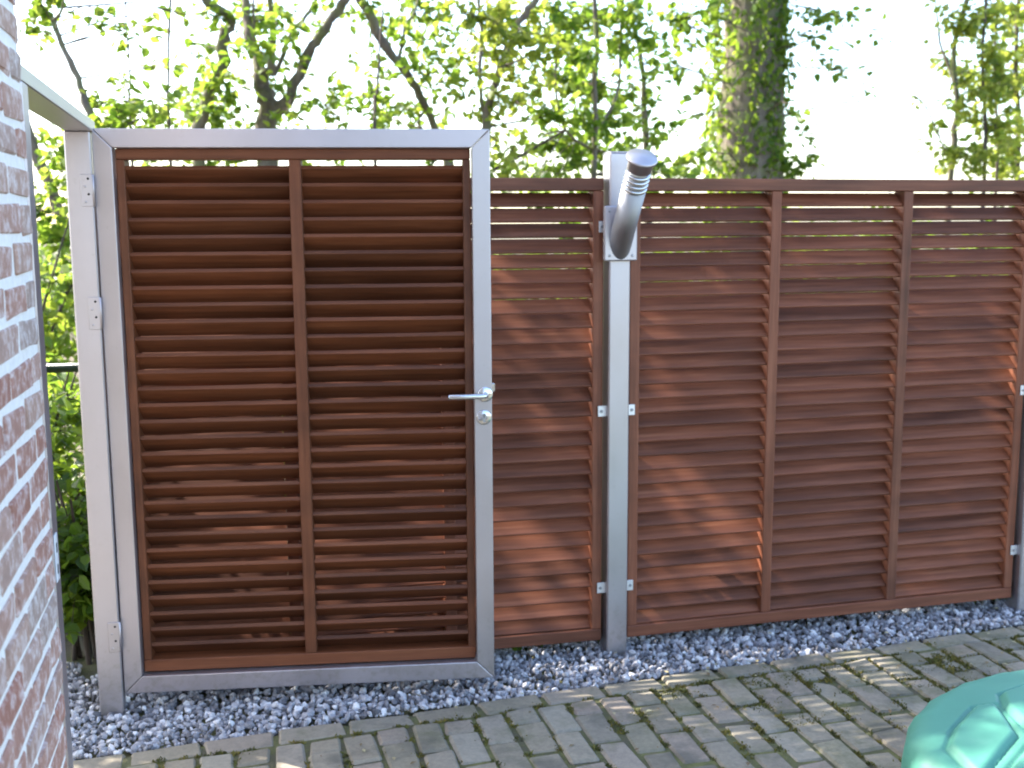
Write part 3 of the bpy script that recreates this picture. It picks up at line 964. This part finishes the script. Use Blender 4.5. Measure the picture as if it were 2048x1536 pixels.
# ------------------------------------------------------------------ chain-link fence behind the gateway
clf = thing('chain_link_fence', 'low chain link fence with dark green top rail seen through the gateway', 'fence', (-1.2, 1.3, 0))
tb = Tubes(); tb.add([(-2.2, 0, 1.05), (1.2, 0, 1.05)], [0.021, 0.021], 14)
obj('top_rail', tb.mesh('top_rail', 'green_pipe'), clf)
for x in (-2.1, 1.1):
    tb = Tubes(); tb.add([(x, 0.0, -0.1), (x, 0.0, 1.03)], [0.022, 0.022], 12)
    obj('post', tb.mesh('post', 'green_pipe'), clf)
tb = Tubes()
x = -2.2
k = 0
while x < 1.2:
    sgn = 1 if k % 2 else -1
    pts = []
    z = 0.02; q = 0
    while z < 1.04:
        pts.append((x + 0.025 * sgn * (1 if q % 2 else -1), 0.0025 * (1 if (q + k) % 2 else -1), z)); z += 0.05; q += 1
    tb.add(pts, [0.0015] * len(pts), 4)
    x += 0.05; k += 1
o = obj('wire_mesh', tb.mesh('wire_mesh', 'galvanised_wire'), clf)
tag(o, kind='stuff')

# ------------------------------------------------------------------ trees and shrubs
def leaf_cloud(pos, size, name, mat, droop=0.35, tint_mu=0.5, tint_sd=0.22, flat=0.0):
    pos = np.asarray(pos, float); n_ = len(pos)
    size = np.asarray(size, float)
    # leaf shape: ovate blade, folded on the midrib
    base = np.array([(0, 0, 0), (0.30, 0.36, 0.07), (0.68, 0.30, 0.06), (1.0, 0, -0.06), (0.68, -0.30, 0.06), (0.30, -0.36, 0.07)])
    az = rng.uniform(0, 2 * math.pi, n_)
    el = -np.abs(rng.normal(droop, 0.45, n_))
    rl = rng.normal(0, 0.7, n_)
    d = np.stack([np.cos(az) * np.cos(el), np.sin(az) * np.cos(el), np.sin(el)], -1)
    s = np.stack([-np.sin(az), np.cos(az), np.zeros(n_)], -1)
    u = np.cross(d, s)
    s2 = s * np.cos(rl)[:, None] + u * np.sin(rl)[:, None]
    u2_ = -s * np.sin(rl)[:, None] + u * np.cos(rl)[:, None]
    v = (base[None, :, 0:1] * d[:, None] + base[None, :, 1:2] * s2[:, None] * rng.uniform(0.75, 1.25, (n_, 1, 1)) + base[None, :, 2:3] * u2_[:, None] * rng.uniform(0.3, 2.2, (n_, 1, 1)))
    v = v * size[:, None, None] + pos[:, None, :]
    f = np.array([(0, 3, 2, 1), (0, 5, 4, 3)])
    f = (f[None] + (np.arange(n_) * 6)[:, None, None]).reshape(-1, 4)
    t = np.repeat(np.clip(rng.normal(tint_mu + 0.06, tint_sd + 0.04, n_), 0, 1), 6)
    return np_mesh(name, v.reshape(-1, 3), f, mat, t)

class Tree:
    def __init__(s, name, label, cat, base, leafmat, group, bark='bark', leaf=0.07, tint=0.5):
        s.o = thing(name, label, cat, base, 0, group)
        s.base = Vector(base); s.t = Tubes(); s.tw = Tubes(); s.limbs = []; s.pos = []; s.siz = []
        s.leafmat = leafmat; s.bark = bark; s.leaf = leaf; s.tint = tint
    def limb(s, pts, radii, seg=9):
        pts = [Vector(p) for p in pts]
        # smooth: Catmull-Rom subdivision with a little wobble
        P, Q = [], []
        for i in range(len(pts) - 1):
            p0, p1, p2, p3 = pts[max(i - 1, 0)], pts[i], pts[i + 1], pts[min(i + 2, len(pts) - 1)]
            for k in range(3):
                t = k / 3.0
                c_ = 0.5 * ((2 * p1) + (p2 - p0) * t + (2 * p0 - 5 * p1 + 4 * p2 - p3) * t * t + (3 * p1 - p0 - 3 * p2 + p3) * t ** 3)
                r_ = radii[i] * (1 - t) + radii[i + 1] * t
                w = 0.25 * r_ if r_ < 0.1 else 0.04 * r_
                P.append(c_ + Vector((random.gauss(0, w), random.gauss(0, w), 0))); Q.append(r_ * random.uniform(0.9, 1.1))
        P.append(pts[-1]); Q.append(radii[-1])
        s.t.add([p - s.base for p in P], Q, seg)
        s.limbs += list(zip(P, Q))
    def nearest(s, c):
        return min(s.limbs, key=lambda q: (q[0] - c).length_squared)
    def spray(s, c, spread, n, size=None, twig=True, ntw=None):
        if twig: n = int(n * 1.15)
        """a spray of leaves round point c, carried by twigs from the nearest limb"""
        c = Vector(c); size = size or s.leaf
        if not isinstance(spread, (tuple, list)): spread = (spread, spread, spread)
        src = s.nearest(c)[0] if s.limbs else c
        L = max(0.05, (c - src).length)
        mid = src.lerp(c, 0.5) + Vector((random.gauss(0, 0.08), random.gauss(0, 0.08), random.gauss(0.05, 0.06))) * L
        r0 = min(0.012, 0.004 + 0.004 * L)
        if twig:
            s.tw.add([src - s.base, mid - s.base, c - s.base], [r0, r0 * 0.75, r0 * 0.5], 5)
        ntw = ntw or max(2, n // 7)
        per = max(1, n // ntw)
        for k in range(ntw):
            e = c + Vector((random.gauss(0, spread[0]), random.gauss(0, spread[1]), random.gauss(0, spread[2])))
            a = mid.lerp(c, random.uniform(0.3, 1.0))
            m_ = a.lerp(e, 0.55) + Vector((0, 0, 0.08)) * (e - a).length
            s.tw.add([a - s.base, m_ - s.base, e - s.base], [r0 * 0.5, r0 * 0.38, 0.0012], 4)
            for j in range(per):
                t = random.uniform(0.25, 1.1)
                q = a.lerp(m_, t * 1.6) if t < 0.6 else m_.lerp(e, min(1.15, (t - 0.6) / 0.4))
                q = q + Vector((random.gauss(0, 0.03), random.gauss(0, 0.03), random.gauss(-0.01, 0.025)))
                s.pos.append(q - s.base); s.siz.append(size * random.uniform(0.65, 1.25))
    def canopy(s, centre, rad, nb, nl, size):
        """upper crown: boughs that end in leafy sprays inside an ellipsoid"""
        centre = Vector(centre)
        for b in range(nb):
            d = Vector((random.gauss(0, 1), random.gauss(0, 1), random.gauss(0, 1))).normalized() * random.random() ** 0.45
            c = centre + Vector((d.x * rad[0], d.y * rad[1], d.z * rad[2]))
            src, r = s.nearest(c)
            m_ = src.lerp(c, 0.5) + Vector((random.gauss(0, 0.15), random.gauss(0, 0.15), random.uniform(0.1, 0.4)))
            rr_ = min(r * 0.6, 0.045)
            s.t.add([src - s.base, m_ - s.base, c - s.base], [rr_, rr_ * 0.6, rr_ * 0.22], 6)
            s.limbs.append((c, rr_ * 0.3)); s.limbs.append((m_, rr_ * 0.6))
            s.spray(c, 0.33, nl // nb, size, twig=False, ntw=max(3, nl // nb // 9))
    def done(s):
        obj('trunk', s.t.mesh('trunk', s.bark), s.o)
        if s.tw.v:
            tag(obj('twigs', s.tw.mesh('twigs', 'thin_bark'), s.o), kind='stuff')
        if s.pos:
            tag(obj('crown', leaf_cloud(s.pos, s.siz, 'crown', s.leafmat, tint_mu=s.tint), s.o), kind='stuff')

def chain(pp, Y, dy=0.0):
    k = len(pp)
    return [at(x, y, Y + dy * i / max(1, k - 1)) for i, (x, y) in enumerate(pp)]
def rads(ws, Y):
    return [0.84 * w * (Y - CAM.y) / FOCAL / 2 for w in ws]
TG = 'trees standing behind the fence'
def ground_of(p): return Vector((p.x, p.y, -0.06))

# 1 broad ivy-clad trunk right of the middle
Y = 6.0
b = at(1500, 355, Y); bt = at(1508, 0, Y)
T = Tree('ivy_clad_tree', 'thick tree trunk overgrown with ivy behind the wide fence panel', 'tree', (b.x - 0.05, Y, -0.06), 'ivy_leaf', TG, leaf=0.085, tint=0.55)
T.limb([(b.x - 0.12, Y, -0.3), (b.x - 0.05, Y, 1.0), b, bt, (bt.x + 0.1, Y + 0.1, 5.4), (bt.x - 0.2, Y, 7.4)], [0.42, 0.33, 0.305, 0.30, 0.26, 0.14], 16)
T.limb([(bt.x + 0.05, Y, 4.6), (bt.x - 1.2, Y - 0.6, 5.8), (bt.x - 2.4, Y - 1.0, 6.6)], [0.14, 0.09, 0.04], 8)
T.limb([(bt.x + 0.05, Y, 5.0), (bt.x + 1.2, Y - 0.5, 6.0), (bt.x + 2.2, Y - 0.8, 6.4)], [0.13, 0.09, 0.04], 8)
T.canopy((bt.x - 0.6, Y - 0.5, 6.6), (2.8, 1.8, 1.3), 50, 2600, 0.12)
ivy = []
for i in range(15000):
    z = random.uniform(0.0, 5.2); a = random.uniform(0, 2 * math.pi)
    band = 0.55 + 0.45 * math.sin(3 * a + 1.7 * z + 0.8) * math.sin(1.3 * z + a)
    side = 0.75 if math.cos(a) > 0.1 else 0.45
    if random.random() > band * side + 0.12: continue
    r = 0.31 + abs(random.gauss(0, 0.05))
    cx_ = b.x - 0.05 + (bt.x - b.x) * (z - 2) / 2
    ivy.append((cx_ + r * math.cos(a), Y - 0.0 + r * math.sin(a), z))
for (px, py, sp, n_) in ((1620, 60, 0.16, 34), (1660, 110, 0.14, 22), (1640, 20, 0.18, 40), (1700, 40, 0.14, 22), (1690, 140, 0.12, 22), (1620, 265, 0.10, 20), (1605, 215, 0.08, 12),
                     (1640, 305, 0.08, 10), (1400, 170, 0.16, 16), (1385, 230, 0.12, 18), (1375, 300, 0.14, 26), (1410, 325, 0.12, 34), (1365, 80, 0.18, 46), (1350, 130, 0.14, 30),
                     (1600, 335, 0.14, 36), (1780, 55, 0.1, 8), (1760, 200, 0.1, 7), (1400, 20, 0.2, 70), (1330, 40, 0.2, 60), (1590, 130, 0.08, 12)):
    T.spray(at(px, py, Y - random.uniform(0.2, 0.9)), sp, n_)
T.done()
tag(obj('ivy', leaf_cloud(np.array(ivy) - np.array(T.base), rng.uniform(0.035, 0.085, len(ivy)), 'ivy', 'ivy_leaf', droop=0.9, tint_mu=0.7, tint_sd=0.3), T.o), kind='stuff')

# 2 forked multi-stem tree behind the gate
Y = 5.0
k_ = at(530, 250, Y)
T = Tree('forked_tree', 'dark forked tree with spreading limbs behind the left half of the gate', 'tree', (k_.x, Y, -0.06), 'spring_leaf', TG, leaf=0.075, tint=0.5)
T.limb([(k_.x + 0.05, Y, -0.3), (k_.x + 0.02, Y, 1.2)] + chain([(530, 250), (532, 190), (528, 140)], Y), rads([62, 52, 48, 46, 40], Y), 12)
T.limb(chain([(528, 150), (512, 110), (500, 60), (492, 10), (470, -120), (440, -330)], Y, 0.4), rads([30, 26, 22, 20, 17, 9], Y))
T.limb(chain([(540, 150), (546, 110), (545, 60), (540, 0), (548, -150), (560, -380)], Y, -0.3), rads([22, 18, 15, 13, 12, 7], Y))
T.limb(chain([(525, 170), (514, 120), (508, 60), (506, 0), (500, -140)], Y, -0.4), rads([10, 8, 7, 6, 4], Y), 6)
T.limb(chain([(545, 225), (573, 205), (597, 150), (618, 99), (638, 75), (676, 20), (705, -20), (770, -160), (820, -330)], Y, -0.5), rads([36, 30, 25, 23, 21, 20, 18, 14, 8], Y))
T.limb(chain([(548, 150), (573, 89), (587, 61), (611, 31), (633, 0), (690, -120)], Y, 0.4), rads([14, 11, 10, 9, 9, 6], Y), 7)
T.limb(chain([(400, 260), (418, 175), (443, 142), (447, 75), (462, 45), (440, 20), (405, -5), (340, -120), (300, -260)], Y, -0.3), rads([28, 27, 30, 27, 24, 22, 20, 15, 8], Y))
p_ = at(400, 255, Y)
T.limb([(p_.x - 0.02, Y, -0.2), (p_.x, Y, 1.1), p_], rads([36, 32, 28], Y))
for (px, py, sp, n_) in ((430, 150, 0.17, 90), (410, 210, 0.15, 80), (470, 190, 0.16, 70), (450, 235, 0.15, 80), (480, 60, 0.15, 60), (430, 30, 0.14, 50), (510, 20, 0.16, 50), (560, 60, 0.15, 36), (520, 110, 0.12, 36),
                     (590, 60, 0.12, 26), (640, 50, 0.12, 30), (680, 10, 0.12, 34), (600, 120, 0.10, 24), (530, 235, 0.16, 60), (570, 235, 0.14, 50), (640, 215, 0.12, 34), (680, 235, 0.14, 44), (700, 190, 0.12, 24),
                     (380, 235, 0.14, 60), (360, 190, 0.12, 26), (620, 180, 0.10, 12), (720, 100, 0.1, 10), (690, 140, 0.1, 10), (410, 90, 0.10, 18), (560, 15, 0.12, 30)):
    T.spray(at(px, py, Y + random.uniform(-0.6, 0.4)), sp, n_)
for px in range(280, 760, 60):
    T.spray(at(px, random.uniform(290, 345), Y + random.uniform(-0.6, 0.4)), 0.13, 40)
T.canopy((k_.x - 0.6, Y - 0.4, 6.6), (2.4, 1.7, 1.5), 46, 2500, 0.125)
T.done()

# 3 leaning stem
Y = 4.5
T = Tree('leaning_tree', 'slim brown tree stem leaning left behind the right half of the gate', 'tree', ground_of(at(930, 520, Y)), 'spring_leaf', TG, leaf=0.075, tint=0.6)
q = chain([(867, 253), (847, 205), (823, 164), (796, 126), (772, 92), (748, 44), (727, 0), (690, -110), (650, -260)], Y, -0.5)
T.limb([(T.base.x, Y, -0.2), at(905, 380, Y)] + q, rads([36, 28, 17, 18, 19, 20, 22, 23, 22, 17, 9], Y))
T.limb(chain([(795, 125), (806, 80), (812, 50), (830, 20), (850, -60)], Y, 0.4), rads([10, 8, 7, 6, 4], Y), 6)
T.limb(chain([(852, 215), (838, 240), (842, 262)], Y, 0.1), rads([8, 6, 5], Y), 6)
for (px, py, sp, n_) in ((780, 40, 0.14, 50), (830, 30, 0.16, 70), (800, 90, 0.14, 46), (850, 90, 0.15, 60), (760, 170, 0.12, 26), (740, 210, 0.14, 44), (800, 210, 0.13, 34), (850, 150, 0.14, 46), (770, 235, 0.14, 50), (830, 240, 0.13, 40),
                     (890, 160, 0.13, 40), (880, 230, 0.10, 14), (720, 30, 0.12, 24), (900, 60, 0.15, 56), (750, 120, 0.1, 16), (910, 110, 0.12, 34)):
    T.spray(at(px, py, Y + random.uniform(-0.5, 0.5)), sp, n_)
T.canopy((T.base.x - 1.6, Y - 0.9, 5.6), (2.0, 1.5, 1.1), 44, 2500, 0.115)
T.done()

# 4 forked slender tree at the gate's right corner
Y = 4.0
T = Tree('slender_tree', 'slender tree forking into upright and slanted stems above the gate corner', 'tree', ground_of(at(972, 300, Y)), 'yellow_leaf', TG, leaf=0.07, tint=0.5)
T.limb([(T.base.x, Y, -0.2), (T.base.x, Y, 1.0)] + chain([(972, 262), (985, 190), (1002, 130), (1028, 80), (1048, 28), (1078, -6), (1130, -110), (1180, -260)], Y, -0.3), rads([34, 28, 22, 19, 18, 17, 17, 16, 12, 7], Y))
T.limb(chain([(968, 235), (962, 190), (960, 130), (963, 60), (956, 0), (950, -140), (940, -300)], Y, 0.3), rads([11, 10, 10, 9, 9, 8, 5], Y), 8)
T.limb(chain([(1000, 135), (1040, 120), (1075, 100), (1110, 95)], Y, -0.2), rads([7, 5, 4, 3], Y), 6)
for (px, py, sp, n_) in ((935, 30, 0.15, 80), (985, 50, 0.15, 80), (1010, 20, 0.15, 80), (1050, 70, 0.14, 80), (940, 100, 0.14, 60), (990, 110, 0.13, 60), (1020, 150, 0.13, 60), (940, 180, 0.12, 34), (1000, 200, 0.12, 46), (1040, 210, 0.12, 30),
                     (1070, 30, 0.14, 66), (960, 235, 0.12, 30), (1010, 265, 0.12, 30), (1040, 310, 0.12, 40), (1010, 330, 0.10, 26), (1085, 120, 0.12, 60), (1080, 175, 0.12, 44), (1000, 300, 0.1, 10)):
    T.spray(at(px, py, Y + random.uniform(-0.5, 0.5)), sp, n_)
T.canopy((T.base.x - 0.4, Y - 0.6, 5.2), (2.0, 1.5, 0.9), 38, 1900, 0.11)
T.done()

# 5 leafy young tree behind the lamp post
Y = 4.6
T = Tree('leafy_tree', 'dense leafy young tree rising directly behind the lamp post', 'tree', ground_of(at(1190, 360, Y)), 'spring_leaf', TG, leaf=0.08, tint=0.5)
T.limb([(T.base.x, Y, -0.2), (T.base.x, Y, 1.2)] + chain([(1189, 350), (1191, 250), (1189, 170), (1193, 90), (1186, 0), (1180, -140), (1190, -320)], Y, -0.2), rads([20, 17, 14, 13, 13, 12, 11, 9, 5], Y))
T.limb(chain([(1191, 260), (1235, 190), (1240, 100), (1246, 0), (1260, -130)], Y, 0.4), rads([9, 8, 8, 7, 4], Y), 7)
T.limb([at(1294, 500, Y + .6), at(1296, 350, Y + 0.6), at(1290, 240, Y + 0.6), at(1284, 120, Y + 0.6), at(1262, 40, Y + 0.6)], rads([22, 19, 17, 14, 10], Y))
T.limb(chain([(1190, 300), (1130, 260), (1110, 150), (1120, 60), (1112, -40)], Y, -0.3), rads([9, 7, 6, 6, 5], Y), 7)
for (px, py, sp, n_) in ((1120, 30, 0.16, 110), (1175, 40, 0.16, 110), (1230, 30, 0.15, 90), (1280, 20, 0.15, 80), (1110, 90, 0.15, 90), (1165, 110, 0.15, 110), (1225, 90, 0.14, 70), (1280, 80, 0.13, 60), (1120, 160, 0.15, 100),
                     (1180, 175, 0.16, 130), (1240, 190, 0.14, 70), (1100, 225, 0.14, 90), (1160, 235, 0.16, 130), (1215, 240, 0.14, 100), (1260, 230, 0.12, 60), (1090, 285, 0.13, 80), (1140, 295, 0.15, 110), (1190, 305, 0.14, 110),
                     (1250, 290, 0.13, 70), (1300, 280, 0.13, 50), (1320, 330, 0.13, 50), (1070, 340, 0.12, 60), (1130, 340, 0.14, 90), (1310, 190, 0.12, 30), (1300, 130, 0.13, 50), (1320, 235, 0.10, 20), (1360, 345, 0.12, 40)):
    T.spray(at(px, py, Y + random.uniform(-0.6, 0.7)), sp, n_)
for px in range(780, 1420, 55):
    T.spray(at(px, random.uniform(320, 420), Y + random.uniform(-0.6, 0.4)), 0.13, 36)
T.canopy((T.base.x, Y - 0.2, 5.6), (1.7, 1.5, 1.1), 30, 1400, 0.11)
T.done()

# 6 slanting tree beside the gateway
Y = 3.0
T = Tree('slanting_tree', 'slanting dark tree stem beyond the gateway at the upper left', 'tree', ground_of(at(330, 700, Y)), 'spring_leaf', TG, leaf=0.065, tint=0.6)
T.limb([(T.base.x, Y, -0.2), at(255, 420, Y)] + chain([(190, 250), (165, 190), (148, 140), (125, 90), (105, 40), (78, 5), (30, -120), (-20, -320)], Y, 0.4), rads([26, 22, 17, 15, 14, 13, 14, 13, 11, 6], Y))
T.limb(chain([(105, 42), (125, 15), (128, -40), (150, -160)], Y, -0.3), rads([8, 6, 5, 4], Y), 6)
for (px, py, sp, n_) in ((85, 25, 0.07, 40), (110, 5, 0.08, 36), (65, 50, 0.06, 14), (150, 20, 0.06, 8), (210, 230, 0.09, 44), (190, 205, 0.07, 16), (240, 235, 0.09, 44), (170, 240, 0.06, 20), (250, 60, 0.08, 14), (235, 30, 0.07, 10), (320, 30, 0.06, 9),
                     (280, 70, 0.06, 10), (255, 200, 0.09, 36), (300, 240, 0.09, 36), (340, 220, 0.09, 32), (330, 130, 0.07, 12), (370, 30, 0.05, 6), (85, 75, 0.05, 8)):
    T.spray(at(px, py, Y + random.uniform(-0.3, 0.4)), sp, n_)
T.canopy((T.base.x - 1.3, Y - 0.4, 4.7), (2.3, 1.5, 0.8), 50, 3500, 0.095)
T.done()

# 6b second slanting stem, seen through the gateway opening
Y = 3.8
T = Tree('mossy_tree', 'mossy slanted trunk seen through the gateway below the lintel', 'tree', ground_of(at(215, 700, Y)), 'spring_leaf', TG, leaf=0.07, tint=0.5)
T.limb([(T.base.x, Y, -0.2), at(170, 560, Y)] + chain([(138, 480), (118, 420), (88, 345), (62, 280), (20, 170), (-60, 0), (-120, -200)], Y, 0.3), rads([30, 27, 24, 25, 25, 23, 20, 14, 8], Y))
for (px, py, sp, n_) in ((95, 370, 0.10, 60), (120, 320, 0.10, 50), (80, 420, 0.11, 70), (150, 430, 0.10, 70), (110, 470, 0.12, 90), (85, 270, 0.08, 22), (130, 290, 0.08, 26), (150, 350, 0.08, 36), (100, 540, 0.12, 110), (150, 520, 0.12, 100), (120, 600, 0.12, 110), (80, 590, 0.12, 90), (90, 650, 0.10, 70), (160, 610, 0.10, 60)):
    T.spray(at(px, py, Y + random.uniform(-0.7, 0.5)), sp, n_)
T.canopy((T.base.x - 1.9, Y - 0.1, 5.4), (2.4, 1.7, 1.2), 52, 3500, 0.11)
T.done()

# 7 saplings over the gate
for (pp, ws, Y, lab, sprays) in (
        ([(338, 260), (336, 180), (337, 90), (340, 0), (345, -150)], [8, 6, 6, 6, 3], 3.4, 'thin upright sapling above the gate top rail left of the forked tree', ((340, 200, 0.06, 14), (335, 60, 0.05, 10), (350, 120, 0.05, 8), (330, 240, 0.07, 20))),
        ([(260, 260), (262, 180), (258, 110), (252, 50), (250, -40)], [7, 5, 4, 4, 3], 3.2, 'thinnest sapling above the gate near its upper left corner', ((250, 50, 0.06, 16), (262, 170, 0.06, 14), (260, 225, 0.07, 26))),
        ([(749, 262), (752, 200), (757, 140), (760, 90), (770, -20)], [9, 7, 6, 5, 4], 3.7, 'thin sapling crossing the leaning stem above the gate', ((750, 230, 0.08, 28), (745, 170, 0.06, 14), (770, 215, 0.07, 20)))):
    T = Tree('sapling', lab, 'sapling', ground_of(at(pp[0][0], pp[0][1], Y)), 'spring_leaf', 'thin saplings behind the gate', 'thin_bark', 0.06, 0.55)
    T.limb([(T.base.x, Y, -0.2)] + chain(pp, Y, 0.1), rads([10] + ws, Y), 7)
    for (px, py, sp, n_) in sprays:
        T.spray(at(px, py, Y + random.uniform(-0.2, 0.2)), sp, n_)
    T.done()

# 8 yellow-green thicket at the right
Y = 5.2
T = Tree('thicket_tree', 'crooked dark stem among yellow green foliage at the upper right', 'tree', ground_of(at(1898, 400, Y)), 'yellow_leaf', TG, leaf=0.08, tint=0.5)
T.limb([(T.base.x, Y, -0.2), (T.base.x, Y, 1.2)] + chain([(1900, 355), (1908, 280), (1914, 205), (1906, 110), (1922, 40), (1935, -10), (1950, -150), (1960, -300)], Y, -0.2), rads([20, 18, 17, 16, 15, 13, 14, 13, 9, 5], Y))
T.limb(chain([(1912, 180), (1896, 130), (1880, 85), (1872, 10), (1860, -90)], Y, 0.2), rads([8, 7, 6, 5, 4], Y), 6)
T.limb(chain([(1905, 330), (1880, 280), (1855, 220), (1828, 190)], Y, -0.2), rads([7, 5, 4, 3], Y), 6)
for (px, py, sp, n_) in ((1890, 120, 0.12, 40), (1930, 60, 0.15, 80), (1900, 20, 0.12, 40), (1940, 150, 0.14, 90), (1895, 300, 0.12, 30), (1940, 230, 0.14, 80), (1930, 310, 0.14, 70), (1870, 250, 0.10, 16), (1840, 200, 0.08, 8), (1850, 120, 0.08, 6), (1870, 330, 0.10, 14)):
    T.spray(at(px, py, Y + random.uniform(-0.5, 0.5)), sp, n_)
T.canopy((T.base.x + 0.4, Y, 5.6), (1.6, 1.5, 1.0), 26, 1100, 0.10)
T.done()
lab8 = ['straight thin stem left in the yellow green thicket at the right edge', 'straight thin stem amid the yellow green thicket at the right edge', 'rightmost straight stem of the yellow green thicket']
for j, (x_, w_) in enumerate(((1968, 11), (1992, 9), (2034, 15))):
    Y = 4.8 + 0.35 * j
    T = Tree('young_tree', lab8[j], 'tree', ground_of(at(x_, 400, Y)), 'yellow_leaf', 'stems of the thicket at the right', 'thin_bark', 0.075, 0.55)
    T.limb([(T.base.x, Y, -0.2)] + chain([(x_, 360), (x_ + 3, 250), (x_ - 3, 130), (x_ + 4, 0), (x_ + 12, -160)], Y, 0.1), rads([w_ * 1.4, w_, w_ * 0.9, w_ * 0.85, w_ * 0.75, w_ * 0.4], Y), 8)
    for (dx, py, sp, n_) in ((-15, 40, 0.15, 70), (20, 110, 0.15, 90), (-10, 180, 0.15, 100), (25, 250, 0.15, 100), (-5, 320, 0.15, 100), (30, 20, 0.14, 60), (10, 150, 0.14, 60)):
        T.spray(at(x_ + dx, py, Y + random.uniform(-0.4, 0.4)), sp, n_)
    T.done()

# 9 shrubs in the gateway and low growth behind the fence
def shrub(name, label, c, h, r, nst, nl, mat, leaf, tint):
    T = Tree(name, label, 'shrub', (c[0], c[1], -0.06), mat, 'shrubs behind the fence', 'thin_bark', leaf, tint)
    for k in range(nst):
        a = random.uniform(0, 6.28); rr_ = r * random.random() ** 0.5
        e = Vector((c[0] + rr_ * math.cos(a), c[1] + rr_ * math.sin(a), h * random.uniform(0.6, 1.0)))
        m_ = Vector((c[0] + 0.4 * rr_ * math.cos(a), c[1] + 0.4 * rr_ * math.sin(a), e.z * 0.55))
        T.limb([(c[0] + random.gauss(0, 0.05), c[1] + random.gauss(0, 0.05), -0.1), m_, e], [0.012, 0.009, 0.004], 5)
        for q in range(4):
            T.spray(m_.lerp(e, random.uniform(-0.6, 1.0)) + Vector((0, 0, -0.05)), 0.13, nl // (nst * 4))
    T.done()
shrub('evergreen_shrub', 'dark evergreen shrub filling the lower gateway opening beside the hinge post', (-0.62, 0.62), 0.72, 0.26, 9, 900, 'ivy_leaf', 0.065, 0.45)
shrub('evergreen_shrub', 'leafy shrub in the gateway just below the dark green rail', (-0.86, 1.02), 1.0, 0.30, 10, 1500, 'ivy_leaf', 0.065, 0.6)
shrub('evergreen_shrub', 'mid green shrub between the dark green rail and the brighter shrub in the gateway', (-0.98, 1.85), 1.25, 0.34, 10, 1300, 'spring_leaf', 0.07, 0.45)
shrub('flowering_shrub', 'bright leafed shrub rising behind the dark green rail in the gateway', (-1.35, 3.1), 1.75, 0.50, 10, 1300, 'spring_leaf', 0.075, 0.6)
for j, (x_, y_, h_, lab) in enumerate(((0.4, 2.2, 1.85, 'low shrub behind the louvres to the right of the gate'), (2.2, 2.6, 1.9, 'low shrub behind the louvres right of the lamp post'), (3.7, 2.9, 1.85, 'low shrub behind the louvres towards the right end'), (5.3, 3.6, 2.0, 'low shrub under the thicket at the right edge'), (-1.62, 0.80, 2.5, 'added unseen shrub beyond the brick wall blocking sun through the gateway'))):
    shrub('low_shrub', lab, (x_, y_), h_, 0.6 if j == 4 else 0.55, 16 if j == 4 else 8, 2600 if j == 4 else 700, 'spring_leaf', 0.09 if j == 4 else 0.08, 0.5)  # the last one is added out of view to keep sun off the paving
gp, gs_ = [], []
for i in range(5200):
    x_ = random.uniform(-0.45, 4.4); y_ = 0.13 + abs(random.gauss(0, 0.16))
    h_ = 0.16 + 0.10 * math.sin(x_ * 4.3) + 0.06 * math.sin(x_ * 11 + 1)
    gp.append((x_, y_, random.uniform(-0.02, max(0.08, h_ + 0.1)))); gs_.append(random.uniform(0.04, 0.075))
gc_ = obj('ground_cover', leaf_cloud(gp, gs_, 'ground_cover', 'ivy_leaf', tint_mu=0.2))
tag(gc_, 'low ivy ground cover growing along the back of the fence', 'ground cover', kind='stuff')
# a far hedge line that closes the view at ground level
hp, hs = [], []
for i in range(9000):
    x_ = random.uniform(-16, 30); y_ = 17 + random.gauss(0, 0.8)
    top = 1.55 + 0.35 * math.sin(x_ * 0.7) + 0.25 * math.sin(x_ * 1.9 + 1)
    hp.append((x_, y_, random.uniform(0.0, top))); hs.append(random.uniform(0.16, 0.3))
hd = obj('far_hedge', leaf_cloud(hp, hs, 'far_hedge', 'spring_leaf', tint_mu=0.5))
tag(hd, 'distant low hedge glimpsed through the slats', 'hedge', kind='stuff')
